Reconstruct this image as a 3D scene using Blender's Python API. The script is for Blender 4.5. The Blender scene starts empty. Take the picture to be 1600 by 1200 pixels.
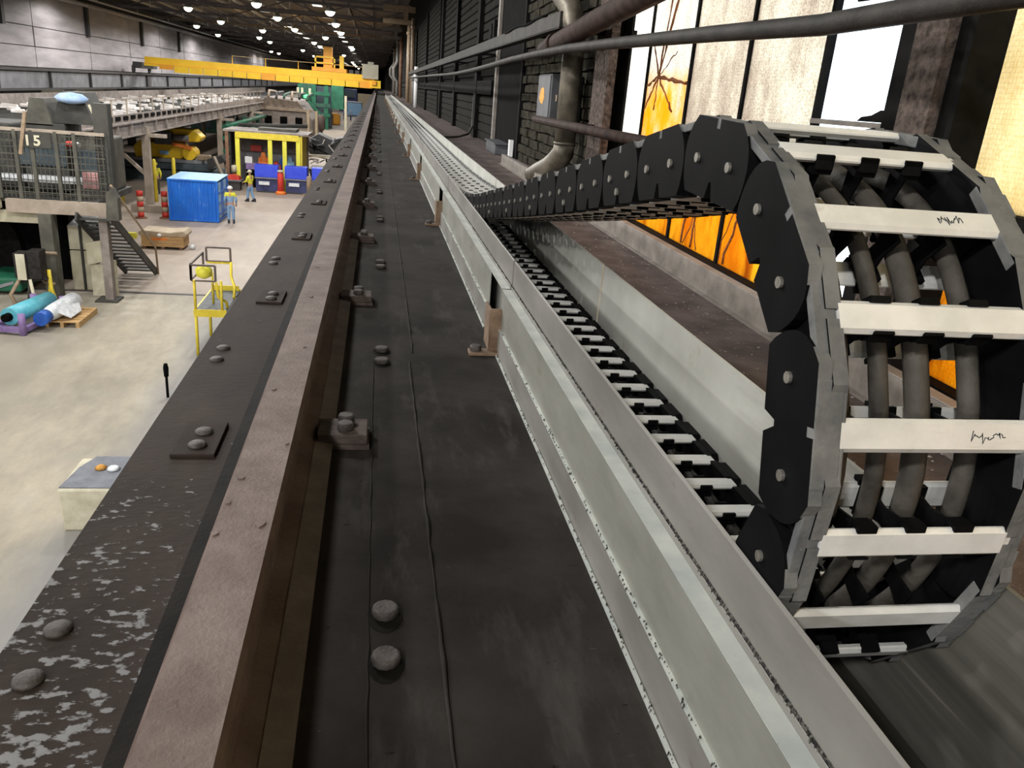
import bpy, bmesh, math, random
from mathutils import Vector, Matrix
random.seed(7)
PI = math.pi
SC = bpy.context.scene
COL = SC.collection

# ---------------------------------------------------------------- camera, world, exposure
cam_d = bpy.data.cameras.new('camera')
cam = bpy.data.objects.new('camera', cam_d)
COL.objects.link(cam)
cam_d.sensor_width = 36.0
cam_d.lens = 36.0 * 1247.0 / 1600.0
cam_d.clip_start = 0.02
cam_d.clip_end = 900
_X = (0.98487064, 0.01910418, 0.1722349)
_Y = (-0.15501738, -0.34712027, 0.92492007)
_Z = (0.07745606, -0.93762602, -0.33890708)
cam.matrix_world = Matrix(((_X[0], -_X[1], -_X[2], 0), (_Y[0], -_Y[1], -_Y[2], 0), (_Z[0], -_Z[1], -_Z[2], 0), (0, 0, 0, 1)))
SC.camera = cam

world = bpy.data.worlds.new('overcast_sky')
SC.world = world
world.use_nodes = True
bg = world.node_tree.nodes['Background']
bg.inputs[0].default_value = (0.93, 0.97, 1.0, 1)
bg.inputs[1].default_value = 3.3

SC.view_settings.view_transform = 'Standard'
SC.view_settings.look = 'None'
SC.view_settings.gamma = 1.0
SC.view_settings.use_curve_mapping = False
SC.view_settings.exposure = 0.0
LAMP_W = 1450.0

SC.cycles.max_bounces = 6
SC.cycles.diffuse_bounces = 3
SC.cycles.glossy_bounces = 3
SC.cycles.transmission_bounces = 4
SC.cycles.sample_clamp_indirect = 4.0

FLOOR = -7.0
G = -0.875          # top of the crane girder
WX = 2.0            # inner face of the right-hand wall

# ---------------------------------------------------------------- materials
def ramp(nt, stops):
    r = nt.nodes.new('ShaderNodeValToRGB')
    e = r.color_ramp.elements
    e[0].position, e[0].color = stops[0][0], (*stops[0][1], 1)
    e[1].position, e[1].color = stops[-1][0], (*stops[-1][1], 1)
    for p, c in stops[1:-1]:
        x = e.new(p); x.color = (*c, 1)
    return r

def noise_at(nt, scale, stretch=(1, 1, 1), detail=6, rough=.6):
    g = nt.nodes.new('ShaderNodeNewGeometry')
    m = nt.nodes.new('ShaderNodeMapping'); m.inputs['Scale'].default_value = stretch
    n = nt.nodes.new('ShaderNodeTexNoise')
    n.inputs['Scale'].default_value = scale; n.inputs['Detail'].default_value = detail
    n.inputs['Roughness'].default_value = rough
    nt.links.new(g.outputs['Position'], m.inputs['Vector'])
    nt.links.new(m.outputs['Vector'], n.inputs['Vector'])
    return n

def mixc(nt, fac, a, b):
    m = nt.nodes.new('ShaderNodeMix'); m.data_type = 'RGBA'
    for sock, v in ((m.inputs[0], fac), (m.inputs[6], a), (m.inputs[7], b)):
        if hasattr(v, 'links'): nt.links.new(v, sock)
        elif isinstance(v, (int, float)): sock.default_value = v
        else: sock.default_value = (*v, 1)
    return m.outputs[2]

def M(name, c1, c2=None, scale=6, rough=.6, metal=0.0, bump=0.0, bscale=60, spots=(), stretch=(1, 1, 1), lo=.35, hi=.65, emit=None, spec=None):
    m = bpy.data.materials.new(name); m.use_nodes = True
    nt = m.node_tree; b = nt.nodes['Principled BSDF']
    b.inputs['Roughness'].default_value = rough
    b.inputs['Metallic'].default_value = metal
    if spec is not None: b.inputs['Specular IOR Level'].default_value = spec
    if c2 is None and not spots:
        b.inputs['Base Color'].default_value = (*c1, 1)
    else:
        n = noise_at(nt, scale, stretch)
        r = ramp(nt, [(lo, c1), (hi, c2 or c1)])
        nt.links.new(n.outputs['Fac'], r.inputs['Fac'])
        out = r.outputs['Color']
        for (sc_, st_, t0, t1, col) in spots:
            n2 = noise_at(nt, sc_, st_, 8, .65)
            r2 = ramp(nt, [(t0, (0, 0, 0)), (t1, (1, 1, 1))])
            nt.links.new(n2.outputs['Fac'], r2.inputs['Fac'])
            out = mixc(nt, r2.outputs['Color'], out, col)
        nt.links.new(out, b.inputs['Base Color'])
    if bump:
        n3 = noise_at(nt, bscale, stretch, 5)
        bp = nt.nodes.new('ShaderNodeBump'); bp.inputs['Strength'].default_value = bump
        bp.inputs['Distance'].default_value = .01
        nt.links.new(n3.outputs['Fac'], bp.inputs['Height'])
        nt.links.new(bp.outputs['Normal'], b.inputs['Normal'])
    if emit:
        b.inputs['Emission Color'].default_value = (*emit[0], 1)
        b.inputs['Emission Strength'].default_value = emit[1]
        m.cycles.emission_sampling = 'AUTO'
    return m

MT = {}
MT['girder'] = M('grimy_girder_steel', (.0118, .0098, .0082), (.030, .0262, .0232), 3.2, .78, .0, .14, 130,
                 spots=[(4, (2.5, .6, 1), .54, .76, (.050, .046, .042)), (11, (.6, .4, 1), .60, .74, (.017, .0115, .0085)), (70, (.45, 1, 1), .65, .71, (.005, .0042, .0036)), (90, (.4, 1, 1), .70, .74, (.10, .095, .09))], spec=.08)
MT['girder_left'] = M('grimy_girder_edge_steel', (.018, .0132, .0105), (.037, .0275, .0225), 3.5, .75, .0, .25, 120, spec=.08)
MT['rail_head'] = M('worn_rail_head', (.120, .090, .080), (.190, .150, .137), 10, .7, .0, .3, 120,
                    spots=[(60, (1, .4, 1), .66, .76, (.065, .045, .038)), (3, (1, .5, 1), .58, .75, (.115, .082, .070))], spec=.2)
MT['rail_side'] = M('rusty_rail_side', (.082, .055, .048), (.135, .097, .085), 7, .8, .0, .3, 110, spec=.15)
MT['rail_foot_shade'] = M('shaded_rail_foot', (.005, .0042, .0036), (.012, .010, .0085), 8, .8, .0, .3, 110, spec=.08)  # shade on the rail's left foot, painted as a near-black colour
MT['rail_edge'] = M('dusty_rail_foot_edge', (.115, .095, .085), (.165, .140, .125), 12, .8, .0, .3, 110, spec=.2)
MT['clip'] = M('rusty_clip_steel', (.055, .040, .034), (.10, .077, .068), 22, .75, .0, .4, 120, spec=.25)
MT['bolt_dark'] = M('grimy_bolt_steel', (.035, .029, .026), (.085, .074, .068), 30, .6, .1, .3, 150, spec=.3)
MT['galv'] = M('galvanised_sheet', (.160, .160, .138), (.225, .225, .198), 9, .55, .2, .06, 60, stretch=(1, .3, 1),
               spots=[(6, (1, .6, 2), .60, .74, (.11, .088, .058)), (40, (1, .4, 1), .69, .73, (.05, .04, .03))])
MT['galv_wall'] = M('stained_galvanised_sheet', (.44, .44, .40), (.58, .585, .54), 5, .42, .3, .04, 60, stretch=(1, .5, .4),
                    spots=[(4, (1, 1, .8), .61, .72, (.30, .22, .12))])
MT['galv_outer'] = M('dull_galvanised_sheet', (.125, .120, .108), (.190, .184, .168), 7, .6, .15, .05, 60, stretch=(1, .3, 1),
                     spots=[(7, (1, .7, 1.5), .62, .72, (.095, .072, .05))])
MT['galv_floor'] = M('scuffed_trough_floor', (.026, .0235, .0195), (.062, .056, .047), 6, .6, .0, .05, 60, stretch=(3, .25, 1),
                     spots=[(14, (4, .12, 1), .64, .70, (.014, .0125, .011)), (16, (5, .1, 1), .71, .75, (.25, .23, .20)), (5, (1, 1, 1), .60, .72, (.075, .052, .028))], spec=.2)
MT['galv_strip'] = M('lit_zinc_strip', (.46, .50, .48), (.64, .66, .61), 9, .4, .45, .04, 60,
                     spots=[(50, (1, 1, 1), .68, .74, (.25, .25, .22))])  # light falling on the ledge top is painted into this paler colour
MT['grease'] = M('black_grease', (.006, .0055, .0045), (.013, .0115, .009), 20, .8, spec=.06)
MT['grit'] = M('black_grit', (.012, .011, .010), (.16, .15, .13), 160, .95, .0, .9, 220, lo=.46, hi=.62)
MT['plastic'] = M('black_plastic', (.0026, .0027, .0030), (.0048, .0049, .0053), 12, .6, .0, .05, 240, spec=.04)
MT['plastic_rim'] = M('dusty_plastic_edge', (.075, .079, .081), (.15, .15, .145), 16, .68, .0, .2, 120,
                      spots=[(25, (1, 1, 1), .64, .74, (.22, .21, .19))], spec=.2)
MT['alu'] = M('brushed_aluminium', (.54, .545, .525), (.66, .66, .64), 14, .42, .15, .05, 90,
               spots=[(18, (1, 1, 1), .62, .72, (.42, .41, .38)), (150, (.1, 1, 1), .60, .75, (.50, .50, .48))])
MT['screw'] = M('zinc_screw', (.32, .31, .27), (.46, .44, .40), 90, .35, .8)
MT['hose'] = M('dusty_black_hose', (.028, .0255, .022), (.070, .063, .053), 14, .65, .0, .2, 100, spec=.2)
MT['brown'] = M('rust_brown_bracket', (.10, .060, .034), (.20, .135, .085), 16, .7, .1, .3, 120)
MT['dust'] = M('dusty_walkway', (.060, .044, .041), (.135, .104, .096), 5, .85, .0, .5, 60,
               spots=[(30, (1, 1, 1), .60, .70, (.21, .175, .16)), (110, (1, 1, 1), .65, .71, (.38, .34, .32))], spec=.2)
MT['chip'] = M('pale_chip', (.25, .21, .20), (.42, .39, .38), 40, .8)
MT['ledge'] = M('grey_ledge_steel', (.15, .135, .12), (.28, .25, .22), 8, .55, .1, .2, 80)
MT['col'] = M('encrusted_rust_column', (.034, .026, .022), (.135, .106, .092), 26, .9, .0, 1.0, 70, spec=.15)
MT['dark'] = M('dark_steel', (.004, .004, .004), (.010, .0095, .009), 6, .8, spec=.06)
MT['pipe_rust'] = M('sooty_rust_pipe', (.018, .011, .009), (.048, .029, .024), 9, .75, .0, .4, 90, spec=.15)
MT['pipe_grey'] = M('sooty_grey_pipe', (.016, .0145, .013), (.040, .036, .032), 8, .65, .0, .3, 90, spec=.2)
MT['duct'] = M('dull_duct_metal', (.085, .074, .056), (.19, .165, .125), 7, .5, .3, .15, 50)
MT['brick'] = M('sooty_brick', (.013, .012, .009), (.050, .045, .033), 14, .9, .0, .5, 60, spec=.05)
MT['mortar'] = M('sooty_mortar', (.004, .0037, .0033), (.009, .008, .007), 20, .95, spec=.04)
MT['wallpanel'] = M('dark_wall_sheet', (.009, .0083, .0072), (.018, .017, .0145), 2.5, .85, .0, .2, 20, spec=.05)
MT['paleP'] = M('pale_pipe_paint', (.16, .15, .135), (.27, .25, .23), 9, .5)
MT['tanP'] = M('tan_pipe_paint', (.25, .18, .11), (.38, .28, .19), 9, .5)
MT['box_grey'] = M('grey_enclosure', (.060, .064, .072), (.10, .105, .115), 6, .5, .0, .1, 50)
MT['orange_rust'] = M('orange_rust_patch', (.5, .2, .03), (.75, .42, .09), 60, .8)
MT['white'] = M('white_paint', (.75, .76, .76), (.85, .85, .85), 12, .5)
MT['leftwall'] = M('pinkish_grey_cladding', (.43, .395, .41), (.60, .555, .57), 1.3, .7, .0, .25, 3, stretch=(1, .25, 1.5))
MT['joint'] = M('dark_joint', (.05, .047, .047))
MT['steel_grey'] = M('blue_grey_steel', (.17, .17, .185), (.29, .29, .31), 1.2, .6)
MT['roof'] = M('dark_roof_sheet', (.075, .066, .068), (.14, .122, .125), .8, .8)
MT['truss'] = M('dark_truss_steel', (.10, .09, .092), (.17, .15, .152), 1.0, .7)
MT['truss_pale'] = M('pale_purlin_steel', (.48, .46, .46), (.68, .66, .65), 2, .6)
MT['crane'] = M('crane_yellow', (.86, .50, .01), (.92, .60, .02), 1.2, .5)
MT['crane_or'] = M('crane_orange', (.80, .33, .015), (.88, .42, .03), 1.2, .5)
MT['cabin'] = M('cabin_beige', (.36, .34, .27), (.44, .42, .33), 2, .6)
MT['yellow'] = M('safety_yellow', (.72, .55, .03), (.85, .68, .06), 4, .5)
MT['lemon'] = M('lemon_yellow', (.80, .74, .05), (.88, .82, .10), 4, .5)
MT['mach_yellow'] = M('machine_yellow', (.80, .50, .01), (.88, .60, .02), 3, .5)
MT['brown_frame'] = M('brown_tube', (.10, .075, .065), (.15, .11, .09), 9, .6)
MT['blue'] = M('container_blue', (.010, .135, .62), (.014, .19, .74), 1.3, .45, .0, .05, 20,
               spots=[(5, (2.2, 1, .32), .60, .72, (.22, .45, .85))])
MT['blue_pale'] = M('pale_blue_paint', (.24, .50, .80), (.38, .62, .88), 3, .5)
MT['blue_bin'] = M('bright_blue_panel', (.03, .06, .72), (.05, .10, .80), 2, .5)
MT['navy'] = M('navy_paint', (.03, .04, .14), (.06, .07, .20), 3, .5)
MT['darkteal'] = M('dark_teal_steel', (.035, .055, .068), (.075, .10, .115), 2, .6)
MT['green'] = M('mill_green', (.008, .10, .052), (.018, .155, .085), 1.5, .55)
MT['darkgreen'] = M('dark_green_steel', (.015, .07, .045), (.04, .12, .08), 2, .6)
MT['olive'] = M('olive_grey_steel', (.060, .057, .046), (.115, .110, .088), 2.2, .7)
MT['olive_dark'] = M('dark_olive_steel', (.028, .028, .024), (.062, .060, .051), 1.8, .7)
MT['cream'] = M('cream_panel', (.52, .48, .33), (.68, .64, .49), 2.5, .6)
MT['tan_beam'] = M('dusty_tan_beam', (.30, .245, .19), (.42, .35, .28), 2.2, .7)
MT['gallery'] = M('dusty_gallery_steel', (.19, .16, .145), (.33, .285, .255), 2.5, .7)
MT['ingot'] = M('bright_steel_product', (.72, .66, .62), (.92, .88, .85), 3, .4, .2)
MT['wood'] = M('crate_timber', (.48, .29, .115), (.66, .43, .20), 4, .7, .0, .2, 30, stretch=(.5, 1, 4))
MT['tarp'] = M('tan_tarp', (.40, .31, .20), (.56, .46, .33), 4, .7)
MT['red'] = M('signal_red', (.62, .035, .025), (.75, .07, .045), 5, .5)
MT['orangeC'] = M('bright_orange', (.85, .18, .02), (.92, .28, .05), 5, .6)
MT['cyan'] = M('cyan_wrap', (.10, .46, .58), (.17, .58, .68), 6, .4)
MT['bluecap'] = M('royal_blue_cap', (.015, .09, .45), (.03, .14, .55), 6, .4)
MT['purple'] = M('lilac_paint', (.21, .14, .34), (.31, .21, .44), 6, .5)
MT['wrap'] = M('white_plastic_wrap', (.62, .66, .70), (.92, .94, .96), 9, .35, .0, .6, 20)
MT['brownpost'] = M('brown_paint', (.17, .085, .05), (.28, .15, .09), 4, .7)
MT['black'] = M('black_paint', (.002, .002, .0022), (.006, .006, .006), 4, .85, spec=.04)
MT['deck'] = M('dark_deck_plate', (.045, .055, .062), (.085, .10, .105), 6, .6)
MT['skin'] = M('skin', (.50, .29, .20))
MT['hivis'] = M('hi_vis_yellow', (.74, .70, .03), (.84, .82, .08), 9, .7)
MT['denim'] = M('light_blue_workwear', (.17, .32, .55), (.30, .46, .68), 7, .8)
MT['boot'] = M('dark_boot', (.03, .03, .04))
MT['lamp_lens'] = M('glowing_lamp_lens', (.9, .95, .75), emit=((1.0, 1.0, .78), 9.0))
MT['lamp_body'] = M('lamp_housing', (.35, .36, .33), (.45, .45, .42), 8, .4, .5)
MT['greenlight'] = M('green_signal_lens', (.1, .8, .2), emit=((.1, 1.0, .25), 2.0))
MT['scrap'] = M('mixed_scrap_metal', (.03, .035, .035), (.55, .58, .56), 9, .45, .3, lo=.45, hi=.72)
MT['concrete'] = M('block_concrete', (.50, .46, .33), (.66, .62, .48), 5, .8, .0, .3, 30)
MT['block_top'] = M('slate_grey_top', (.13, .14, .165), (.20, .21, .24), 5, .7)
MT['sky_blue'] = M('sky_blue_cloth', (.35, .52, .80), (.5, .65, .88), 5, .8)
MT['pink'] = M('pink_sheet', (.7, .35, .35), (.8, .45, .45), 5, .8)

def worn_shaded_end(m):
    """the end of the trough that the loop rubs over has shade painted in, with scuffed grime and long scratches"""
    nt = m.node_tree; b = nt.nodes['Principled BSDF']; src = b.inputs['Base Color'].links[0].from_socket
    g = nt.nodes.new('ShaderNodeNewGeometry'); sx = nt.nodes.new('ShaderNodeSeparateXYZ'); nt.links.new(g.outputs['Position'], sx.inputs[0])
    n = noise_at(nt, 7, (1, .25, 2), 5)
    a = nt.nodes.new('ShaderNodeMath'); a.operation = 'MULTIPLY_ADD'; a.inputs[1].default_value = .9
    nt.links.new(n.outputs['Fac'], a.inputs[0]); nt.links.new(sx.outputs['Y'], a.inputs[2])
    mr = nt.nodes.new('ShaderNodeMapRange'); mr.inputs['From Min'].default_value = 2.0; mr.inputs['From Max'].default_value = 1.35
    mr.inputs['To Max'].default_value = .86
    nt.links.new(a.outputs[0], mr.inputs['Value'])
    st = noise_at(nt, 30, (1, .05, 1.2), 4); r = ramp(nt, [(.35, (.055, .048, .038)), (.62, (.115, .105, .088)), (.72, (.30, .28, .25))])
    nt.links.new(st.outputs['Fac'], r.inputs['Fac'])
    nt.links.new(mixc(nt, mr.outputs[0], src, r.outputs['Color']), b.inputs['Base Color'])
worn_shaded_end(MT['galv_wall'])  # near-end shade is mixed into the wall colour along with the grime

def floor_mat():
    m = bpy.data.materials.new('worn_concrete_floor'); m.use_nodes = True
    nt = m.node_tree; b = nt.nodes['Principled BSDF']
    n = noise_at(nt, .5, (1, .42, 1), 10, .70)
    r = ramp(nt, [(.32, (.13, .118, .118)), (.44, (.26, .222, .19)), (.55, (.40, .345, .28)), (.68, (.60, .55, .45))])
    nt.links.new(n.outputs['Fac'], r.inputs['Fac'])
    n2 = noise_at(nt, 1.7, (1, .5, 1), 8, .7)
    r2 = ramp(nt, [(.50, (0, 0, 0)), (.72, (.75, .75, .75))])
    nt.links.new(n2.outputs['Fac'], r2.inputs['Fac'])
    out = mixc(nt, r2.outputs['Color'], r.outputs['Color'], (.30, .27, .255))
    # the slab bays have their own tone: tan beyond the joint, grey-violet lane on the left, slate strip by the girder
    g = nt.nodes.new('ShaderNodeNewGeometry'); sx = nt.nodes.new('ShaderNodeSeparateXYZ'); nt.links.new(g.outputs['Position'], sx.inputs[0])
    wob = noise_at(nt, .7, (1, .6, 1), 5, .6)
    def band(axis, v0, v1, wobble):
        ad = nt.nodes.new('ShaderNodeMath'); ad.operation = 'MULTIPLY_ADD'; ad.inputs[1].default_value = wobble
        nt.links.new(wob.outputs['Fac'], ad.inputs[0]); nt.links.new(sx.outputs[axis], ad.inputs[2])
        mr = nt.nodes.new('ShaderNodeMapRange'); mr.inputs['From Min'].default_value = v0 + wobble * .5; mr.inputs['From Max'].default_value = v1 + wobble * .5
        nt.links.new(ad.outputs[0], mr.inputs['Value']); return mr.outputs[0]
    def mulf(x, y):
        m_ = nt.nodes.new('ShaderNodeMath'); m_.operation = 'MULTIPLY'
        nt.links.new(x, m_.inputs[0])
        if hasattr(y, 'links'): nt.links.new(y, m_.inputs[1])
        else: m_.inputs[1].default_value = y
        return m_.outputs[0]
    far = band('Y', 26.6, 27.4, .3)
    near = band('Y', 27.4, 26.6, .3)
    out = mixc(nt, mulf(far, .62), out, (.47, .375, .30))
    out = mixc(nt, mulf(mulf(near, band('X', -7.0, -8.2, 2.2)), .72), out, (.215, .195, .20))
    out = mixc(nt, mulf(near, .34), out, (.43, .39, .25))
    out = mixc(nt, mulf(mulf(near, band('X', -5.3, -4.3, 1.0)), .75), out, (.20, .205, .22))
    nt.links.new(out, b.inputs['Base Color'])
    b.inputs['Roughness'].default_value = .6
    return m
MT['floor'] = floor_mat()

def splash_mat():
    """girder plate left of the rail: brown-black with its own pale lime splashes near the camera end"""
    m = bpy.data.materials.new('splashed_girder_plate'); m.use_nodes = True
    nt = m.node_tree; b = nt.nodes['Principled BSDF']
    n = noise_at(nt, 4, (1, .4, 1), 6)
    r = ramp(nt, [(.35, (.023, .0168, .0132)), (.65, (.041, .030, .0242))])
    nt.links.new(n.outputs['Fac'], r.inputs['Fac'])
    s = noise_at(nt, 62, (.62, 1, 1), 4, .55)
    big = noise_at(nt, 7, (1, 1, 1), 2, .5)
    g = nt.nodes.new('ShaderNodeNewGeometry')
    sx = nt.nodes.new('ShaderNodeSeparateXYZ'); nt.links.new(g.outputs['Position'], sx.inputs[0])
    mr = nt.nodes.new('ShaderNodeMapRange')
    mr.inputs['From Min'].default_value = 2.1; mr.inputs['From Max'].default_value = 1.2
    mr.inputs['To Min'].default_value = -.16; mr.inputs['To Max'].default_value = .04
    nt.links.new(sx.outputs['Y'], mr.inputs['Value'])
    a = nt.nodes.new('ShaderNodeMath'); a.operation = 'ADD'
    nt.links.new(s.outputs['Fac'], a.inputs[0]); nt.links.new(mr.outputs[0], a.inputs[1])
    a2 = nt.nodes.new('ShaderNodeMath'); a2.operation = 'MULTIPLY_ADD'; a2.inputs[1].default_value = .38
    nt.links.new(big.outputs['Fac'], a2.inputs[0]); nt.links.new(a.outputs[0], a2.inputs[2])
    r2 = ramp(nt, [(.775, (0, 0, 0)), (.84, (.75, .75, .75))])
    nt.links.new(a2.outputs[0], r2.inputs['Fac'])
    out = mixc(nt, r2.outputs['Color'], r.outputs['Color'], (.26, .265, .27))
    nt.links.new(out, b.inputs['Base Color'])
    b.inputs['Roughness'].default_value = .75
    b.inputs['Specular IOR Level'].default_value = .1
    bp = nt.nodes.new('ShaderNodeBump'); bp.inputs['Strength'].default_value = .5; bp.inputs['Distance'].default_value = .004
    nt.links.new(s.outputs['Fac'], bp.inputs['Height']); nt.links.new(bp.outputs['Normal'], b.inputs['Normal'])
    return m
MT['splash'] = splash_mat()

def pane_mat(name, kind, centre=(0, 0)):
    """translucent wired glass: kind 'frost', 'warm', 'rust', 'orange', 'bright'"""
    m = bpy.data.materials.new(name); m.use_nodes = True
    nt = m.node_tree; nt.nodes.remove(nt.nodes['Principled BSDF'])
    out = nt.nodes['Material Output']
    tr = nt.nodes.new('ShaderNodeBsdfTranslucent'); gl = nt.nodes.new('ShaderNodeBsdfGlossy')
    gl.inputs['Roughness'].default_value = .3; gl.inputs['Color'].default_value = (.5, .5, .5, 1)
    mx = nt.nodes.new('ShaderNodeMixShader'); mx.inputs[0].default_value = .06
    nt.links.new(tr.outputs[0], mx.inputs[1]); nt.links.new(gl.outputs[0], mx.inputs[2])
    nt.links.new(mx.outputs[0], out.inputs['Surface'])
    g = nt.nodes.new('ShaderNodeNewGeometry')
    sx = nt.nodes.new('ShaderNodeSeparateXYZ'); nt.links.new(g.outputs['Position'], sx.inputs[0])
    base = {'frost': ((.58, .50, .44), (.90, .86, .76)), 'warm': ((.66, .54, .33), (.97, .90, .70)), 'rust': ((.75, .72, .66), (1, .98, .92)),
            'orange': ((.80, .36, .015), (.98, .66, .10)), 'bright': ((.90, .86, .74), (1, .98, .92))}[kind]
    n = noise_at(nt, 3.2, (1, 1, .5), 4)
    r = ramp(nt, [(.32, base[0]), (.66, base[1])]); nt.links.new(n.outputs['Fac'], r.inputs['Fac'])
    col = r.outputs['Color']
    if kind != 'bright':
        wv = noise_at(nt, 165, (1, 1, .6), 4, .75)
        rw = ramp(nt, [(.38, (.34, .31, .27) if kind != 'warm' else (.84, .74, .52)), (.56, (1, 1, 1))]); nt.links.new(wv.outputs['Fac'], rw.inputs['Fac'])
        mm = nt.nodes.new('ShaderNodeMix'); mm.data_type = 'RGBA'; mm.blend_type = 'MULTIPLY'
        mm.inputs[0].default_value = .9 if kind != 'orange' else .35
        nt.links.new(col, mm.inputs[6]); nt.links.new(rw.outputs['Color'], mm.inputs[7]); col = mm.outputs[2]
        for ax in ('Y', 'Z'):      # the embedded wire mesh
            w = nt.nodes.new('ShaderNodeMath'); w.operation = 'MULTIPLY'; w.inputs[1].default_value = 2 * PI / .016
            nt.links.new(sx.outputs[ax], w.inputs[0])
            s = nt.nodes.new('ShaderNodeMath'); s.operation = 'SINE'; nt.links.new(w.outputs[0], s.inputs[0])
            rr = ramp(nt, [(.5, (0, 0, 0)), (1.0, (.17, .17, .17))]); nt.links.new(s.outputs[0], rr.inputs['Fac'])
            col = mixc(nt, rr.outputs['Color'], col, (.30, .24, .17))
    if kind == 'rust':
        # rust wash that spreads down from the broken centre of this pane
        dz = nt.nodes.new('ShaderNodeMapRange')
        dz.inputs['From Min'].default_value = centre[1] + .06; dz.inputs['From Max'].default_value = centre[1] - .14
        nt.links.new(sx.outputs['Z'], dz.inputs['Value'])
        n4 = noise_at(nt, 6, (1, 1, .5), 5)
        r4 = ramp(nt, [(.30, (0, 0, 0)), (.60, (1, 1, 1))]); nt.links.new(n4.outputs['Fac'], r4.inputs['Fac'])
        mu = nt.nodes.new('ShaderNodeMath'); mu.operation = 'MULTIPLY'
        nt.links.new(dz.outputs[0], mu.inputs[0]); nt.links.new(r4.outputs['Color'], mu.inputs[1])
        col = mixc(nt, mu.outputs[0], col, (.95, .46, .03))
    if kind == 'orange':
        n5 = noise_at(nt, 5, (1, 1, .22), 6, .7)
        r5 = ramp(nt, [(.52, (0, 0, 0)), (.70, (1, 1, 1))]); nt.links.new(n5.outputs['Fac'], r5.inputs['Fac'])
        col = mixc(nt, r5.outputs['Color'], col, (.42, .12, .004))
    nt.links.new(col, tr.inputs['Color'])
    return m

glass = bpy.data.materials.new('clear_glass'); glass.use_nodes = True
_nt = glass.node_tree; _nt.nodes.remove(_nt.nodes['Principled BSDF'])
_t = _nt.nodes.new('ShaderNodeBsdfTransparent'); _t.inputs[0].default_value = (.95, .98, 1, 1)
_g = _nt.nodes.new('ShaderNodeBsdfGlossy'); _g.inputs['Roughness'].default_value = .05
_m = _nt.nodes.new('ShaderNodeMixShader'); _m.inputs[0].default_value = .05
_nt.links.new(_t.outputs[0], _m.inputs[1]); _nt.links.new(_g.outputs[0], _m.inputs[2])
_nt.links.new(_m.outputs[0], _nt.nodes['Material Output'].inputs['Surface'])

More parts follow.
